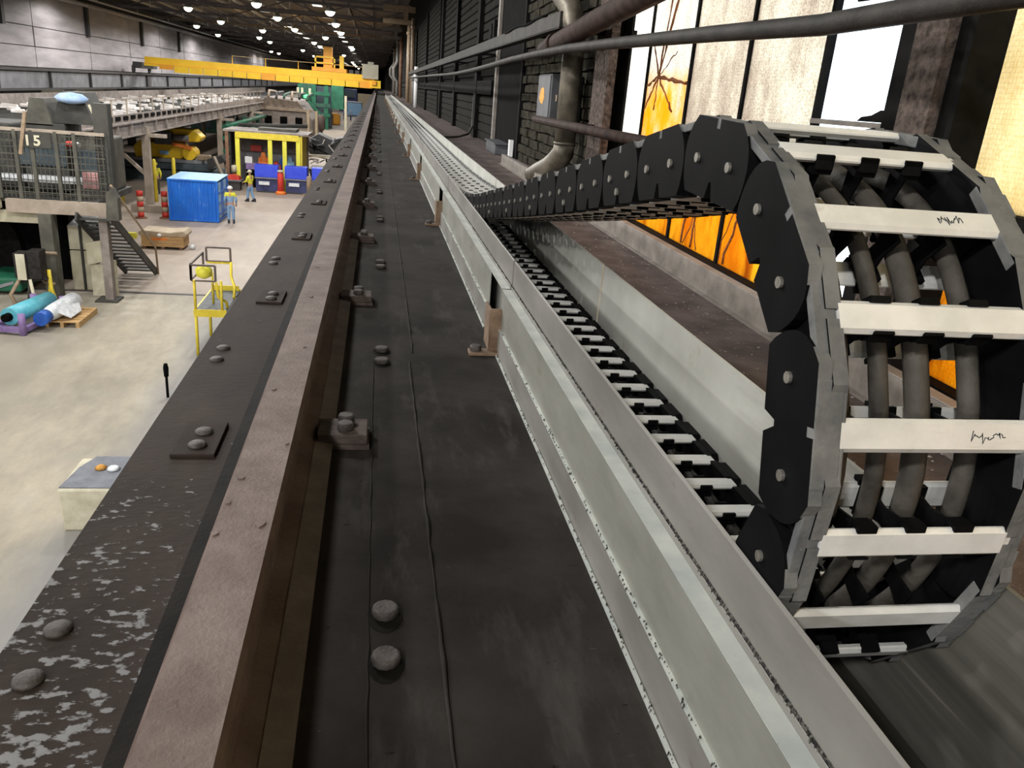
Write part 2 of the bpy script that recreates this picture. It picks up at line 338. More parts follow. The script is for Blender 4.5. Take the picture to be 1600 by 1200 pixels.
# ---------------------------------------------------------------- mesh helpers
ORG = {}
class MB:
    def __init__(s):
        s.v = []; s.f = []; s.mi = []; s.sm = []
    def add(s, vs, fs, mi=0, smooth=False):
        o = len(s.v); s.v += [tuple(p) for p in vs]
        for f in fs:
            s.f.append(tuple(o + i for i in f)); s.mi.append(mi); s.sm.append(smooth)
        return s
    def box(s, x0, x1, y0, y1, z0, z1, mi=0):
        v = [(x, y, z) for z in (z0, z1) for y in (y0, y1) for x in (x0, x1)]
        return s.add(v, [(0, 2, 3, 1), (4, 5, 7, 6), (0, 1, 5, 4), (2, 6, 7, 3), (0, 4, 6, 2), (1, 3, 7, 5)], mi)
    def cbox(s, c, d, mi=0):
        return s.box(c[0] - d[0] / 2, c[0] + d[0] / 2, c[1] - d[1] / 2, c[1] + d[1] / 2, c[2] - d[2] / 2, c[2] + d[2] / 2, mi)
    def prism(s, pts, a, b, axis='y', mi=0, smooth=False):
        """polygon pts swept from a to b along an axis; pts are the other two coordinates in xyz order"""
        def P(p, t):
            return {'x': (t, p[0], p[1]), 'y': (p[0], t, p[1]), 'z': (p[0], p[1], t)}[axis]
        n = len(pts)
        v = [P(p, a) for p in pts] + [P(p, b) for p in pts]
        s.add(v, [tuple(range(n)), tuple(range(2 * n - 1, n - 1, -1))], mi)
        o = len(s.v) - 2 * n
        for i in range(n):
            s.f.append((o + i, o + n + i, o + n + (i + 1) % n, o + (i + 1) % n)); s.mi.append(mi); s.sm.append(smooth)
        return s
    def tube(s, pts, r, n=8, mi=0, closed=False, cap=True):
        pts = [Vector(p) for p in pts]; rings = []
        up0 = None; k = len(pts)
        for i, p in enumerate(pts):
            a = pts[(i - 1) % k] if (i or closed) else p
            b = pts[(i + 1) % k] if (i < k - 1 or closed) else p
            t = (b - a).normalized()
            if up0 is None:
                up0 = Vector((0, 0, 1)) if abs(t.z) < .9 else Vector((1, 0, 0))
            u = t.cross(up0).normalized(); w = u.cross(t).normalized(); up0 = w
            rr = r[i] if isinstance(r, (list, tuple)) else r
            rings.append([p + u * (rr * math.cos(2 * PI * j / n)) + w * (rr * math.sin(2 * PI * j / n)) for j in range(n)])
        o = len(s.v)
        for q in rings: s.v += [tuple(x) for x in q]
        for i in range(k if closed else k - 1):
            i2 = (i + 1) % k
            for j in range(n):
                s.f.append((o + i * n + j, o + i * n + (j + 1) % n, o + i2 * n + (j + 1) % n, o + i2 * n + j)); s.mi.append(mi); s.sm.append(True)
        if cap and not closed:
            s.f.append(tuple(o + j for j in range(n - 1, -1, -1))); s.mi.append(mi); s.sm.append(False)
            s.f.append(tuple(o + (k - 1) * n + j for j in range(n))); s.mi.append(mi); s.sm.append(False)
        return s
    def bar(s, a, b, w, h=None, mi=0):
        """rectangular bar from a to b"""
        a, b = Vector(a), Vector(b); h = h or w
        t = (b - a).normalized(); up = Vector((0, 0, 1)) if abs(t.z) < .95 else Vector((0, 1, 0))
        u = t.cross(up).normalized() * (w / 2); q = u.cross(t).normalized() * (h / 2)
        v = [p + i * u + j * q for p in (a, b) for (i, j) in ((-1, -1), (1, -1), (1, 1), (-1, 1))]
        return s.add(v, [(0, 1, 2, 3), (7, 6, 5, 4), (0, 4, 5, 1), (1, 5, 6, 2), (2, 6, 7, 3), (3, 7, 4, 0)], mi)
    def lathe(s, prof, c=(0, 0, 0), n=16, mi=0):
        o = len(s.v)
        for (r, z) in prof:
            for j in range(n):
                s.v.append((c[0] + r * math.cos(2 * PI * j / n), c[1] + r * math.sin(2 * PI * j / n), c[2] + z))
        for i in range(len(prof) - 1):
            for j in range(n):
                s.f.append((o + i * n + j, o + i * n + (j + 1) % n, o + (i + 1) * n + (j + 1) % n, o + (i + 1) * n + j)); s.mi.append(mi); s.sm.append(True)
        s.f.append(tuple(o + j for j in range(n - 1, -1, -1))); s.mi.append(mi); s.sm.append(False)
        e = o + (len(prof) - 1) * n
        s.f.append(tuple(e + j for j in range(n))); s.mi.append(mi); s.sm.append(False)
        return s
    def mesh(s, name, mats, off=(0, 0, 0), bevel=0):
        me = bpy.data.meshes.new(name)
        me.from_pydata([(p[0] - off[0], p[1] - off[1], p[2] - off[2]) for p in s.v], [], s.f)
        for m in (mats if isinstance(mats, (list, tuple)) else [mats]):
            me.materials.append(MT[m] if isinstance(m, str) else m)
        me.polygons.foreach_set('material_index', s.mi)
        me.polygons.foreach_set('use_smooth', s.sm)
        bm = bmesh.new(); bm.from_mesh(me)
        if bevel:
            bmesh.ops.remove_doubles(bm, verts=bm.verts, dist=1e-5)
        bmesh.ops.recalc_face_normals(bm, faces=bm.faces)
        if bevel:
            ed = [e for e in bm.edges if e.is_manifold and len(e.link_faces) == 2 and e.calc_face_angle(0) > .6]
            bmesh.ops.bevel(bm, geom=ed, offset=bevel, segments=2, affect='EDGES', profile=.5, clamp_overlap=True)
        bm.to_mesh(me); bm.free()
        me.update()
        return me

def org(o): return ORG.get(o.name, (0, 0, 0))

def put(name, mb, mat, parent=None, bevel=0, loc=None, label=None, kind=None):
    """link one mesh object; vertices are given in scene metres; loc is the object's origin"""
    if loc is None: loc = org(parent) if parent else (0, 0, 0)
    me = mb if isinstance(mb, bpy.types.Mesh) else mb.mesh(name, mat, loc, bevel)
    o = bpy.data.objects.new(name, me); COL.objects.link(o)
    if parent:
        o.parent = parent; po = org(parent)
        o.location = (loc[0] - po[0], loc[1] - po[1], loc[2] - po[2])
    else: o.location = loc
    ORG[o.name] = tuple(loc)
    if label: o['label'] = label
    if kind: o['kind'] = kind
    return o

def tag(o, label=None, cat=None, group=None, kind=None):
    if label: o['label'] = label
    if cat: o['category'] = cat
    if group: o['group'] = group
    if kind: o['kind'] = kind
    return o

def T(name, label, cat, loc, group=None, kind=None):
    o = bpy.data.objects.new(name, None); COL.objects.link(o)
    o.location = loc; o.empty_display_size = .2; ORG[o.name] = tuple(loc)
    return tag(o, label, cat, group, kind)

def put_inst(name, me, parent, loc, rot=(0, 0, 0), scale=None):
    """a copy that shares mesh data, at loc in scene metres"""
    o = bpy.data.objects.new(name, me); COL.objects.link(o)
    po = org(parent) if parent else (0, 0, 0)
    o.parent = parent
    o.location = (loc[0] - po[0], loc[1] - po[1], loc[2] - po[2]); o.rotation_euler = rot
    if scale: o.scale = scale
    ORG[o.name] = tuple(loc)
    return o

def copy_tree(root, loc, rotz=None, label=None):
    r = root.copy(); COL.objects.link(r); r.location = loc
    if rotz is not None: r.rotation_euler = (0, 0, rotz)
    if label: r['label'] = label
    for ch in list(root.children):
        c = ch.copy(); COL.objects.link(c); c.parent = r
        for g in list(ch.children):
            d = g.copy(); COL.objects.link(d); d.parent = c
    return r

def hexbolt(r, h, n=6):
    return MB().lathe([(r, 0), (r, h * .8), (r * .86, h)], n=n)

# ================================================================ the hall shell
put('floor', MB().box(-26, 2.4, -45, 330, FLOOR - .3, FLOOR), 'floor', kind='structure')
put('trim_1', MB().box(-11.4, -3.2, 27.0, 27.16, FLOOR, FLOOR + .012), 'joint', kind='structure')

wl = put('wall_left', MB().box(-24.5, -24.12, -45, 330, FLOOR, 5.7), 'joint', kind='structure')
for ky in range(28):
    y0 = -5.0 + ky * 11.8
    for (z0, z1) in ((-.72, .60), (.66, 1.92), (1.98, 4.45)):
        p = MB().box(-24.12, -24.0 + .02 * ((ky * 3 + int(z1)) % 2), y0 + .09, y0 + 11.71, z0, z1)
        put('cladding_panel', p, 'leftwall', wl)
# lower wall strip under the runway beam
lowp = MB().box(-24.12, -24.0, 20, 330, FLOOR, -1.9)
put('lower_wall', lowp, 'olive_dark', wl)
for y in (66, 70.5, 75, 79.5): put('pale_panel', MB().box(-24.0, -23.9, y, y + 4.2, -3.2, -1.7), 'cream', wl)
put('cable_tray', MB().box(-23.6, -23.3, 30, 250, 4.05, 4.2), 'truss_pale', wl)
put('cable_tray', MB().box(-22.6, -22.4, 40, 250, 4.45, 4.55), 'truss_pale', wl)
dpm = MB().cbox((0, 0, 0), (.25, .45, 2.4)).mesh('downpipe', 'joint')
for y in (60.5, 77, 93.6, 110.0): put_inst('downpipe', dpm, wl, (-23.85, y, 3.0))

put('wall_back', MB().box(-24.5, 2.4, 330, 331, FLOOR, 6), 'wallpanel', kind='structure')
put('wall_front', MB().box(-24.5, 2.4, -46, -45, FLOOR, 6), 'leftwall', kind='structure')

ce = put('ceiling', MB().box(-26, -11.2, -46, 331, 5.6, 5.75).box(-10.2, -5.4, -46, 331, 5.6, 5.75).box(-4.6, 2.4, -46, 331, 5.6, 5.75), 'roof', kind='structure')
sky_pane = pane_mat('rooflight_glass', 'bright')
for (x0, x1) in ((-11.2, -10.2), (-5.4, -4.6)):
    y = -46.0
    k = 0
    while y < 331:
        y1 = min(y + 4.0, 331)
        if k % 3 == 2 and y > 40: put('roof_light', MB().box(x0, x1, y, y1, 5.62, 5.66), sky_pane, ce)
        else: put('roof_sheet', MB().box(x0, x1, y, y1, 5.6, 5.75), 'roof', ce)
        y = y1; k += 1
for x in (-22, -20, -17.5, -15.5, -13, -11.6, -9.6, -7.8, -6, -4.2, -2.4, -.6, 1.2):
    put('purlin', MB().box(x - .05, x + .05, -44, 330, 5.4, 5.6), 'truss' if x > -6.5 else 'truss_pale', ce)

# ---------------------------------------------------------------- roof trusses, one thing each
XS = [-23.8 + i * 2.15 for i in range(13)]
chord_hi = MB().box(-23.9, 1.9, -.1, .1, -.1, .1).mesh('upper_chord', 'truss')
chord_lo = MB().box(-23.9, 1.9, -.09, .09, -.09, .09).mesh('lower_chord', 'truss')
d1 = MB().bar((0, 0, 4.62), (2.15, 0, 5.33), .09).mesh('diagonal', 'truss')
d2 = MB().bar((0, 0, 5.33), (2.15, 0, 4.62), .09).mesh('diagonal', 'truss')
hangers = MB().bar((0, 0, 4.62), (0, 0, 5.33), .07).mesh('hanger', 'truss_pale')
for k in range(15):
    y = 42.0 + 12.6 * k
    t = T('roof_truss', 'dark steel lattice truss spanning the hall under the roof', 'truss', (-11, y, 4.6), 'roof trusses of the hall')
    put_inst('upper_chord', chord_hi, t, (0, y, 5.33)); put_inst('lower_chord', chord_lo, t, (0, y, 4.62))
    for i in range(12):
        put_inst('diagonal', d1 if i % 2 else d2, t, (XS[i], y, 0))
        if i % 2 == 0: put_inst('hanger', hangers, t, (XS[i], y, 0))

# ---------------------------------------------------------------- hall lamps: housing, glowing lens and their own light
lamp_house = MB().lathe([(.05, .62), (.06, .34), (.16, .30), (.30, .10), (.34, 0), (.31, -.01)][::-1], n=14).mesh('lamp_housing', 'lamp_body')
lens_me = MB().lathe([(.02, -.30), (.18, -.25), (.30, -.13), (.335, .0)], n=14).mesh('lens', 'lamp_lens')
rod_me = MB().tube([(0, 0, .6), (0, 0, 1.1)], .025, 6).mesh('suspension_rod', 'truss_pale')
spot_d = bpy.data.lights.new('hall_lamp_light', 'SPOT')
spot_d.energy = LAMP_W; spot_d.spot_size = math.radians(174); spot_d.spot_blend = .22
spot_d.shadow_soft_size = .28; spot_d.color = (1.0, .98, .95)
spot_w = spot_d.copy(); spot_w.energy = LAMP_W * .42
seen = [(-20.6, 68.4), (-14.8, 72.1), (-19.7, 99.7), (-14.9, 86.7), (-20.7, 118), (-8.2, 61.4), (-8.2, 73.5), (-8.2, 88.1), (-12.3, 96.3), (-15.1, 114.8),
        (-15.2, 126.5), (-20.8, 174.9), (-20.4, 184.2), (-3.4, 62.4), (-3.6, 74.6), (-5.9, 99.1), (-8.3, 115.3), (-8.3, 126.5), (-12.7, 150.2), (-3.7, 118.9),
        (-3.7, 124.5), (-6.2, 158.6), (-13.0, 180.2), (-6.1, 207), (-6.3, 228), (-6.4, 252), (-6.4, 285), (-3.7, 86.7)]
rows = [(x, y) for x in (-3.6, -8.2, -14.9, -20.6) for y in (-30, -17, -4, 9, 22, 35, 48) ]
for i, (x, y) in enumerate(seen + rows):
    t = T('hall_lamp', 'round high-bay lamp glowing under the hall roof', 'lamp', (x, y, 4.5), 'hall ceiling lamps')
    put_inst('lamp_housing', lamp_house, t, (x, y, 4.5))
    put_inst('lens', lens_me, t, (x, y, 4.5))
    put_inst('suspension_rod', rod_me, t, (x, y, 4.5))
    lo = bpy.data.objects.new('hall_lamp_light', spot_w if x < -19 else spot_d); COL.objects.link(lo)
    lo.parent = t; lo.location = (0, 0, -.62)
# ================================================================ crane girder, rail, guide trough
Y0, Y1 = -3.0, 175.0
gd = T('crane_girder', 'dark grimy crane runway girder running straight away beneath the rail', 'girder', (0, 1, G))
put('top_flange', MB().box(-.335, 1.66, Y0, Y1, G - .03, G), 'girder', gd)
put('left_flange', MB().box(-.562, -.335, Y0, Y1, G - .03, G), 'splash', gd)
put('web_plate', MB().box(-.32, -.29, Y0, Y1, G - 1.2, G - .03), 'girder_left', gd)
put('bottom_flange', MB().box(-.56, -.05, Y0, Y1, G - 1.24, G - 1.2), 'girder_left', gd)
# weld beads: uneven ridges
def bead(x, y0, y1, r, seed):
    rnd = random.Random(seed); pts = []; rs = []
    y = y0
    while y < y1:
        pts.append((x + rnd.uniform(-.0012, .0012), y, G + rnd.uniform(-.0006, .0006))); rs.append(r * rnd.uniform(.45, 1.25)); y += .045 + .012 * max(0, y - 2)
    return MB().tube(pts, rs, 6)
put('weld_bead', bead(.122, .3, 2.62, .0042, 3), 'girder', gd)
put('weld_bead', bead(.137, 2.68, 12, .0042, 4), 'girder', gd)
put('weld_bead', bead(.001, -.2, 2.55, .0030, 5), 'girder', gd)
hb = hexbolt(.024, .015, 12).mesh('flange_bolt', 'bolt_dark', bevel=.002)
nut = MB().prism([(.031 * math.cos(j * PI / 7), (.034 if math.sin(j * PI / 7) > 0 else .052) * math.sin(j * PI / 7)) for j in range(14)], 0, .0012, 'z').mesh('grease_stain', 'grease')
low = MB().lathe([(.023, 0), (.022, .006), (.016, .010), (.004, .011)], n=12).mesh('flange_bolt', 'bolt_dark')
y = 1.07
for k in range(22):
    for dy in (0, .125):
        put_inst('flange_bolt', hb, gd, (.03, y + dy, G + .0012), (0, 0, .3 * k))
        put_inst('grease_stain', nut, gd, (.03, y + dy, G))
    y += 1.5
for k in range(20):
    for dy in (0, .12):
        put_inst('flange_bolt', low, gd, (-.497, 1.06 + 1.5 * k + dy, G - .001), (0, 0, .5 * k))
for k in range(18):
    put('splice_plate', MB().box(-.475, -.372, 1.83 + 1.45 * k, 2.03 + 1.45 * k, G, G + .009), 'girder_left', gd, bevel=.002)
    for dy in (.05, .13): put_inst('plate_bolt', low, gd, (-.42, 1.83 + 1.45 * k + dy, G + .009))

# rail: A-profile with a broad worn head
xc, zt = -.217, -.742
hw, fw, th = .054, .120, .018
prof = [(-fw, G), (fw, G), (fw, G + .012), (.078, G + .0195), (.045, G + .030), (.024, G + .045), (.022, zt - .052), (.050, zt - .040), (hw, zt - .034), (hw, zt - .010), (hw - .008, zt),
        (-hw + .008, zt), (-hw, zt - .010), (-hw, zt - .034), (-.050, zt - .040), (-.022, zt - .052), (-.024, G + .045), (-.045, G + .030), (-fw, G + .012)]
rl = T('crane_rail', 'rusty brown crane rail with a broad worn head along the girder', 'rail', (xc, 1, G))
put('rail_body', MB().prism([(xc + a, b) for a, b in prof], Y0, Y1), 'rail_side', rl)
put('shaded_foot', MB().prism([(xc - fw - .001, G + .001), (xc - fw - .001, G + .0132), (xc - .046, G + .0312), (xc - .025, G + .0462), (xc - .0232, zt - .052), (xc - .022, zt - .052), (xc - .022, G + .001)], Y0, Y1), 'rail_foot_shade', rl, label='left foot of the rail with its shade painted black')
put('foot_edge', MB().prism([(xc + .078, G + .0200), (xc + fw + .0005, G + .0125), (xc + fw + .0005, G + .0135), (xc + .078, G + .0212)], Y0, Y1), 'rail_edge', rl)
put('rail_head', MB().prism([(xc - hw + .007, zt - .004), (xc + hw - .007, zt - .004), (xc + hw - .007, zt + .0006), (xc - hw + .007, zt + .0006)], Y0, Y1), 'rail_head', rl, label='pale worn running surface of the rail')
def clip_me(w):
    return MB().prism([(0, 0), (.125, 0), (.125, .026), (.0, .026)], -.055 * w, .055 * w).mesh('rail_clip', 'clip', bevel=.003)
cm = clip_me(1.0)
cb = hexbolt(.021, .02, 12).mesh('clip_bolt', 'bolt_dark', bevel=.002)
for k in range(26):
    yk = 1.94 + 1.43 * k
    sc_ = 1.0 if k % 2 == 0 else .8
    c = put_inst('rail_clip', cm, rl, (-.135, yk, G + .012))
    for dy in (-.018, .036):
        put_inst('clip_bolt', cb, c, (-.066, yk + dy, G + .038))
    put('clip_pad', MB().box(-.10, -.005, yk - .06, yk + .06, G, G + .012), 'clip', rl)
rnd = random.Random(11)
for (fx, fy, s) in [(-.19, 1.28, .010), (-.262, 1.25, .007), (-.258, 1.36, .007), (-.25, 1.46, .007), (-.245, 1.95, .009), (-.2, 2.3, .006), (-.225, 2.9, .010), (-.18, 1.62, .005), (-.235, 3.4, .008)]:
    pts = [(fx + s * rnd.uniform(.6, 1.2) * math.cos(a * PI / 4), fy + s * rnd.uniform(.6, 1.5) * math.sin(a * PI / 4)) for a in range(8)]
    put('rust_flake', MB().prism(pts, zt + .0008, zt + .0035, 'z'), 'rail_head', rl)

# ---------------------------------------------------------------- galvanised guide trough in sections, with brown splice brackets
tr = T('guide_trough', 'galvanised steel guide trough carrying the black energy chain', 'cable trough', (.62, 1, G))
F0 = G + .006                                     # trough floor
XS0, XN, XF, ZW = .446, .4835, .8045, -.549
ZS = -.648
SP = 2.82
for k in range(-1, 20):
    a = 2.73 + SP * (k - 1); b = a + SP
    a_s = a + .02; b_s = b - .0
    ga, gb = a + .30, b - .01                       # the outer skirt stops short of each bracket
    if k <= 0: ga = a
    put('skirt_plate', MB().prism([(XS0, G + .07), (XS0 + .003, G + .07), (XS0 + .003, ZS - .003), (.478, ZS - .003), (.478, ZS), (XS0, ZS)], ga, gb), 'galv', tr)
    put('top_strip', MB().prism([(XS0 + .0005, ZS + .0005), (.4772, ZS + .0005), (.4772, ZS + .002), (XS0 + .0005, ZS + .002)], a_s, b_s), 'galv_strip', tr, label='zinc strip along the trough ledge, painted lighter for the light from above')
    put('base_angle', MB().prism([(.430, G + .001), (.446, G + .001), (.446, G + .089), (.4375, G + .089), (.4375, G + .006), (.430, G + .006)], ga, gb), 'galv_outer', tr)
    put('bottom_lip', MB().prism([(.4285, G + .0005), (.4345, G + .0005), (.4345, G + .0068), (.4285, G + .0068)], ga, gb), 'galv_strip', tr)
    put('angle_top', MB().prism([(.4373, G + .0885), (.446, G + .0885), (.446, G + .0905), (.4373, G + .0905)], ga, gb), 'galv_strip', tr)
    put('edge_lip', MB().prism([(.4774, ZS - .006), (.4788, ZS - .006), (.4788, ZS + .013), (.4781, ZS + .0138), (.4774, ZS + .013)], a_s, b_s), 'galv_outer', tr)
    put('near_wall', MB().prism([(XN, F0), (XN + .004, F0), (XN + .004, ZW), (XN + .007, ZW + .002), (XN + .003, ZW + .006), (XN - .002, ZW + .003)], a_s, b_s), 'galv_outer', tr)
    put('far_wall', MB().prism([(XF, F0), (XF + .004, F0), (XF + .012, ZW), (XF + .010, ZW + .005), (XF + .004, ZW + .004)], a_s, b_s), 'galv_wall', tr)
    put('base_plate', MB().box(.47, XF + .004, a_s, b_s, G + .0005, F0), 'galv_floor', tr)
    if k >= 1:
        br = put('splice_bracket', MB().box(.405, .462, a - .03, a - .022, G + .012, G + .165).box(.405, .413, a - .03, a + .10, G + .012, G + .16), 'brown', tr, bevel=.001)
        put('bracket_foot', MB().prism([(.335, G), (.455, G), (.455, G + .012), (.335, G + .012)], a - .06, a - .005), 'brown', br, bevel=.002)
        put_inst('foot_bolt', cb, br, (.36, a - .033, G + .012))
put('grit_line', MB().prism([(.4788, ZS - .004), (.4833, ZS - .004), (.4833, ZS + .021), (.4815, ZS + .015), (.4788, ZS + .0118)], -.5, 40), 'grit', tr, label='line of black grit in the groove')
# grit crumbs on the two ledges
gm = MB(); rnd = random.Random(5)
for i in range(1300):
    yy = .5 + 5.0 * rnd.random() ** 1.5
    x, z = rnd.choice(((.4405, G + .0905), (.4315, G + .0068), (.481, ZS + .0145), (.4805, ZS + .0142)))
    s = rnd.uniform(.0012, .0035)
    p = (x + rnd.uniform(-.003, .003), yy, z + s * .4)
    gm.add([(p[0] - s, p[1] - s, p[2] - s), (p[0] + s, p[1] - s * .5, p[2] - s), (p[0], p[1] + s, p[2] - s), (p[0], p[1], p[2] + s)], [(0, 1, 2), (0, 3, 1), (1, 3, 2), (2, 3, 0)])
put('grit_crumbs', gm, 'grit', tr, kind='stuff')
# ================================================================ energy chain
PITCH, R = .119, .370
YC, ZC = 1.172, -.4345
ZL = ZC - R
line = [(9.0 - i * .02, ZL) for i in range(int((9.0 - YC) / .02) + 1)]
a = 270.0
while a > 81.0:
    line.append((YC + R * math.cos(math.radians(a)), ZC + R * math.sin(math.radians(a)))); a -= .5
ctrl = [(1.230, -.0690), (1.300, -.0805), (1.505, -.117), (1.72, -.156), (2.02, -.211), (2.53, -.297), (2.95, -.366), (3.46, -.447), (4.02, -.533), (4.6, -.598), (5.3, -.645), (6.5, -.682), (8.3, -.695), (16, -.695), (60, -.695)]
def cr(p0, p1, p2, p3, t):
    return tuple(.5 * (2 * p1[i] + (p2[i] - p0[i]) * t + (2 * p0[i] - 5 * p1[i] + 4 * p2[i] - p3[i]) * t * t + (3 * p1[i] - p0[i] - 3 * p2[i] + p3[i]) * t ** 3) for i in (0, 1))
for i in range(len(ctrl) - 1):
    p0 = ctrl[max(0, i - 1)]; p3 = ctrl[min(len(ctrl) - 1, i + 2)]
    L = math.dist(ctrl[i], ctrl[i + 1]); n = max(2, int(L / .02))
    if i >= len(ctrl) - 3: p0 = (2 * ctrl[i][0] - ctrl[i + 1][0], ctrl[i][1]); p3 = (2 * ctrl[i + 1][0] - ctrl[i][0], ctrl[i + 1][1])
    for j in range(n): line.append(cr(p0, ctrl[i], ctrl[i + 1], p3, j / n))
anchor = (YC + R * math.cos(math.radians(101.4)), ZC + R * math.sin(math.radians(101.4)))
ia = min(range(len(line)), key=lambda i: math.dist(line[i], anchor))
def march(seq, count, limit):
    out = [seq[0]]; cur = seq[0]; i = 1
    while len(out) < count and i < len(seq):
        if math.dist(seq[i], cur) >= PITCH:
            p, q = seq[i - 1], seq[i]
            lo_, hi_ = 0.0, 1.0
            for _ in range(30):
                m = (lo_ + hi_) / 2
                x = (p[0] + (q[0] - p[0]) * m, p[1] + (q[1] - p[1]) * m)
                if math.dist(x, cur) < PITCH: lo_ = m
                else: hi_ = m
            cur = x; out.append(cur)
            if cur[0] > limit: break
        else: i += 1
    return out
fwd = march([anchor] + line[ia + 1:], 900, 14.0)
bwd = march([anchor] + line[:ia][::-1], 900, 4.9)
piv = bwd[::-1] + fwd[1:]; NA = len(bwd) - 1

ch = T('energy_chain', 'black plastic energy chain with aluminium crossbars looping over in the trough', 'cable chain', (.642, YC, F0))
XL, XR = .4895, .7995
def plate_mesh(name, x0, x1):
    """barrel-shaped side plate with a notch in its inner edge; local y along the link, z outward"""
    zi, zo = -.055, .0615
    L0 = PITCH / 2
    pts = []
    def side(sg):
        q = []
        for j in range(9):
            t = j / 8; z = zi + (zo - zi) * t
            off = (.036, .046, .052, .0555, .0570, .0555, .0505, .0400, .0220)[j]
            q.append((sg * (L0 + off), z))
        return q
    rt = side(1); lf = side(-1)[::-1]
    pts = rt + [(.008, zo), (.008, zo - .014), (-.004, zo - .014), (-.004, zo)] + lf + [(-.014, zi), (-.004, zi + .026), (.004, zi + .026), (.014, zi)]
    mb = MB(); mb.prism(pts, x0, x1, 'x')
    # mark outward-facing rim faces as the dusty edge
    n = len(pts)
    for i in range(n):
        (ya, za), (yb, zb) = pts[i], pts[(i + 1) % n]
        if (za + zb) / 2 > zo - .018 and abs(zb - za) < .02 and abs((ya + yb) / 2) > .0: mb.mi[2 + i] = 1
    return mb.mesh(name, ['plastic', 'plastic_rim'])
W1 = .017
def rim_mesh(x0, x1, hl, dz):
    mb = MB().prism([(-hl, .046), (hl, .046), (hl, .0615 + dz), (-hl, .0615 + dz)], x0, x1, 'x')
    for yy in (-hl * .52, hl * .52): mb.box(x1 - .0005, x1 + .0045, yy - hl * .3, yy + hl * .3, .048, .0612 + dz)
    return mb.mesh('rim_strip', 'plastic_rim', bevel=.0015)
rim_oL = rim_mesh(.0005, .0345, .064, .0006); rim_iL = rim_mesh(.0035, .0315, .0752, -.0028)
rim_oR = rim_mesh(-.0345, -.0005, .064, .0006); rim_iR = rim_mesh(-.0315, -.0035, .0752, -.0028)
pl_out_L = plate_mesh('outer_side_plate', 0, W1); pl_in_L = plate_mesh('inner_side_plate', W1 + .0008, .037)
pl_out_R = plate_mesh('outer_side_plate', -W1, 0); pl_in_R = plate_mesh('inner_side_plate', -.034, -W1 - .0008)
b0, b1 = .523 - XL, .768 - XL
def bar_mesh(z0):
    w, h, c = .0198, .0065, .0052
    pts = [(-w, z0 - h + c), (-w + c, z0 - h), (w - c, z0 - h), (w, z0 - h + c), (w, z0 + h - c), (w - c, z0 + h), (-w + c, z0 + h), (-w, z0 + h - c)]
    mb = MB().prism(pts, b0, b1, 'x')
    # tapered lug at the right-hand end
    mb.prism([(-w * .8, z0 - h * .7), (w * .8, z0 - h * .7), (w * .8, z0 + h * .6), (-w * .8, z0 + h * .6)], b1, b1 + .010, 'x')
    return mb.mesh('crossbar', 'alu')
bar_o = bar_mesh(.0555); bar_i = bar_mesh(-.0495)
def divider_mesh(levels):
    mb = MB()
    for z0 in levels:
        s = 1 if z0 > 0 else -1
        for yy in (-.0232, .0232):
            s2 = 1 if yy > 0 else -1; mb.prism([(yy - .0030, z0 - .009), (yy + .0030, z0 - .009), (yy + .0024, z0 + .0080 if z0 > 0 else z0 + .004), (yy - s2 * .0062, z0 + .0080 if z0 > 0 else z0 + .004)], -.0125, .0125, 'x')
        mb.box(-.015, .015, -.022, .022, z0 - s * .014 - .004, z0 - s * .014 + .004)
    mb.prism([(-.018, -.036), (.018, -.036), (.012, 0), (.018, .038), (-.018, .038), (-.012, 0)], -.002, .002, 'x')
    return mb.mesh('divider', 'plastic')
div_full = divider_mesh((.0545, -.0485)); div_low = divider_mesh((-.0485,))
screw_me = MB().prism([(.0074 * math.cos(j * PI / 6), .0074 * math.sin(j * PI / 6)) for j in range(12)], -.004, .001, 'x').prism([(.0028 * math.cos(j * PI / 3), .0028 * math.sin(j * PI / 3)) for j in range(6)], -.0042, -.0035, 'x').mesh('plate_screw', 'screw')
for i in range(len(piv) - 1):
    p, q = piv[i], piv[i + 1]
    mid = ((p[0] + q[0]) / 2, (p[1] + q[1]) / 2); ang = math.atan2(q[1] - p[1], q[0] - p[0])
    rot = (ang, 0, 0)
    outer = (i - NA) % 2 == 0
    at = lambda x, dy=0, dz=0: (x, mid[0] + dy * math.cos(ang) - dz * math.sin(ang), mid[1] + dy * math.sin(ang) + dz * math.cos(ang))
    nm = 'outer_side_plate' if outer else 'inner_side_plate'
    near_up = i >= len(bwd) - 8
    lp = put_inst(nm, pl_out_L if outer else pl_in_L, ch, at(XL), rot)
    rp = put_inst(nm, pl_out_R if outer else pl_in_R, ch, at(XR), rot)
    for par, me_ in ((lp, rim_oL if outer else rim_iL), (rp, rim_oR if outer else rim_iR)):
        s = put_inst('rim_strip', me_, par, (0, 0, 0)); s.location = (0, 0, 0)
    if outer and i > len(bwd) - 9 and mid[0] < 5.2:
        for dy in (-PITCH / 2, PITCH / 2):
            s = put_inst('plate_screw', screw_me, lp, (0, 0, 0)); s.location = (0, dy, 0)
        if i > NA + 1 and i % 4 == NA % 4:
            s = put_inst('plate_screw', screw_me, lp, (0, 0, 0)); s.location = (0, .004, -.030)
    bo = put_inst('crossbar', bar_o, ch, at(XL), rot); put_inst('crossbar', bar_i, ch, at(XL), rot)
    if True:
        for x in (.578, .642, .706):
            d = put_inst('divider', div_low if outer else div_full, bo, (0, 0, 0)); d.location = (x - XL, 0, 0)
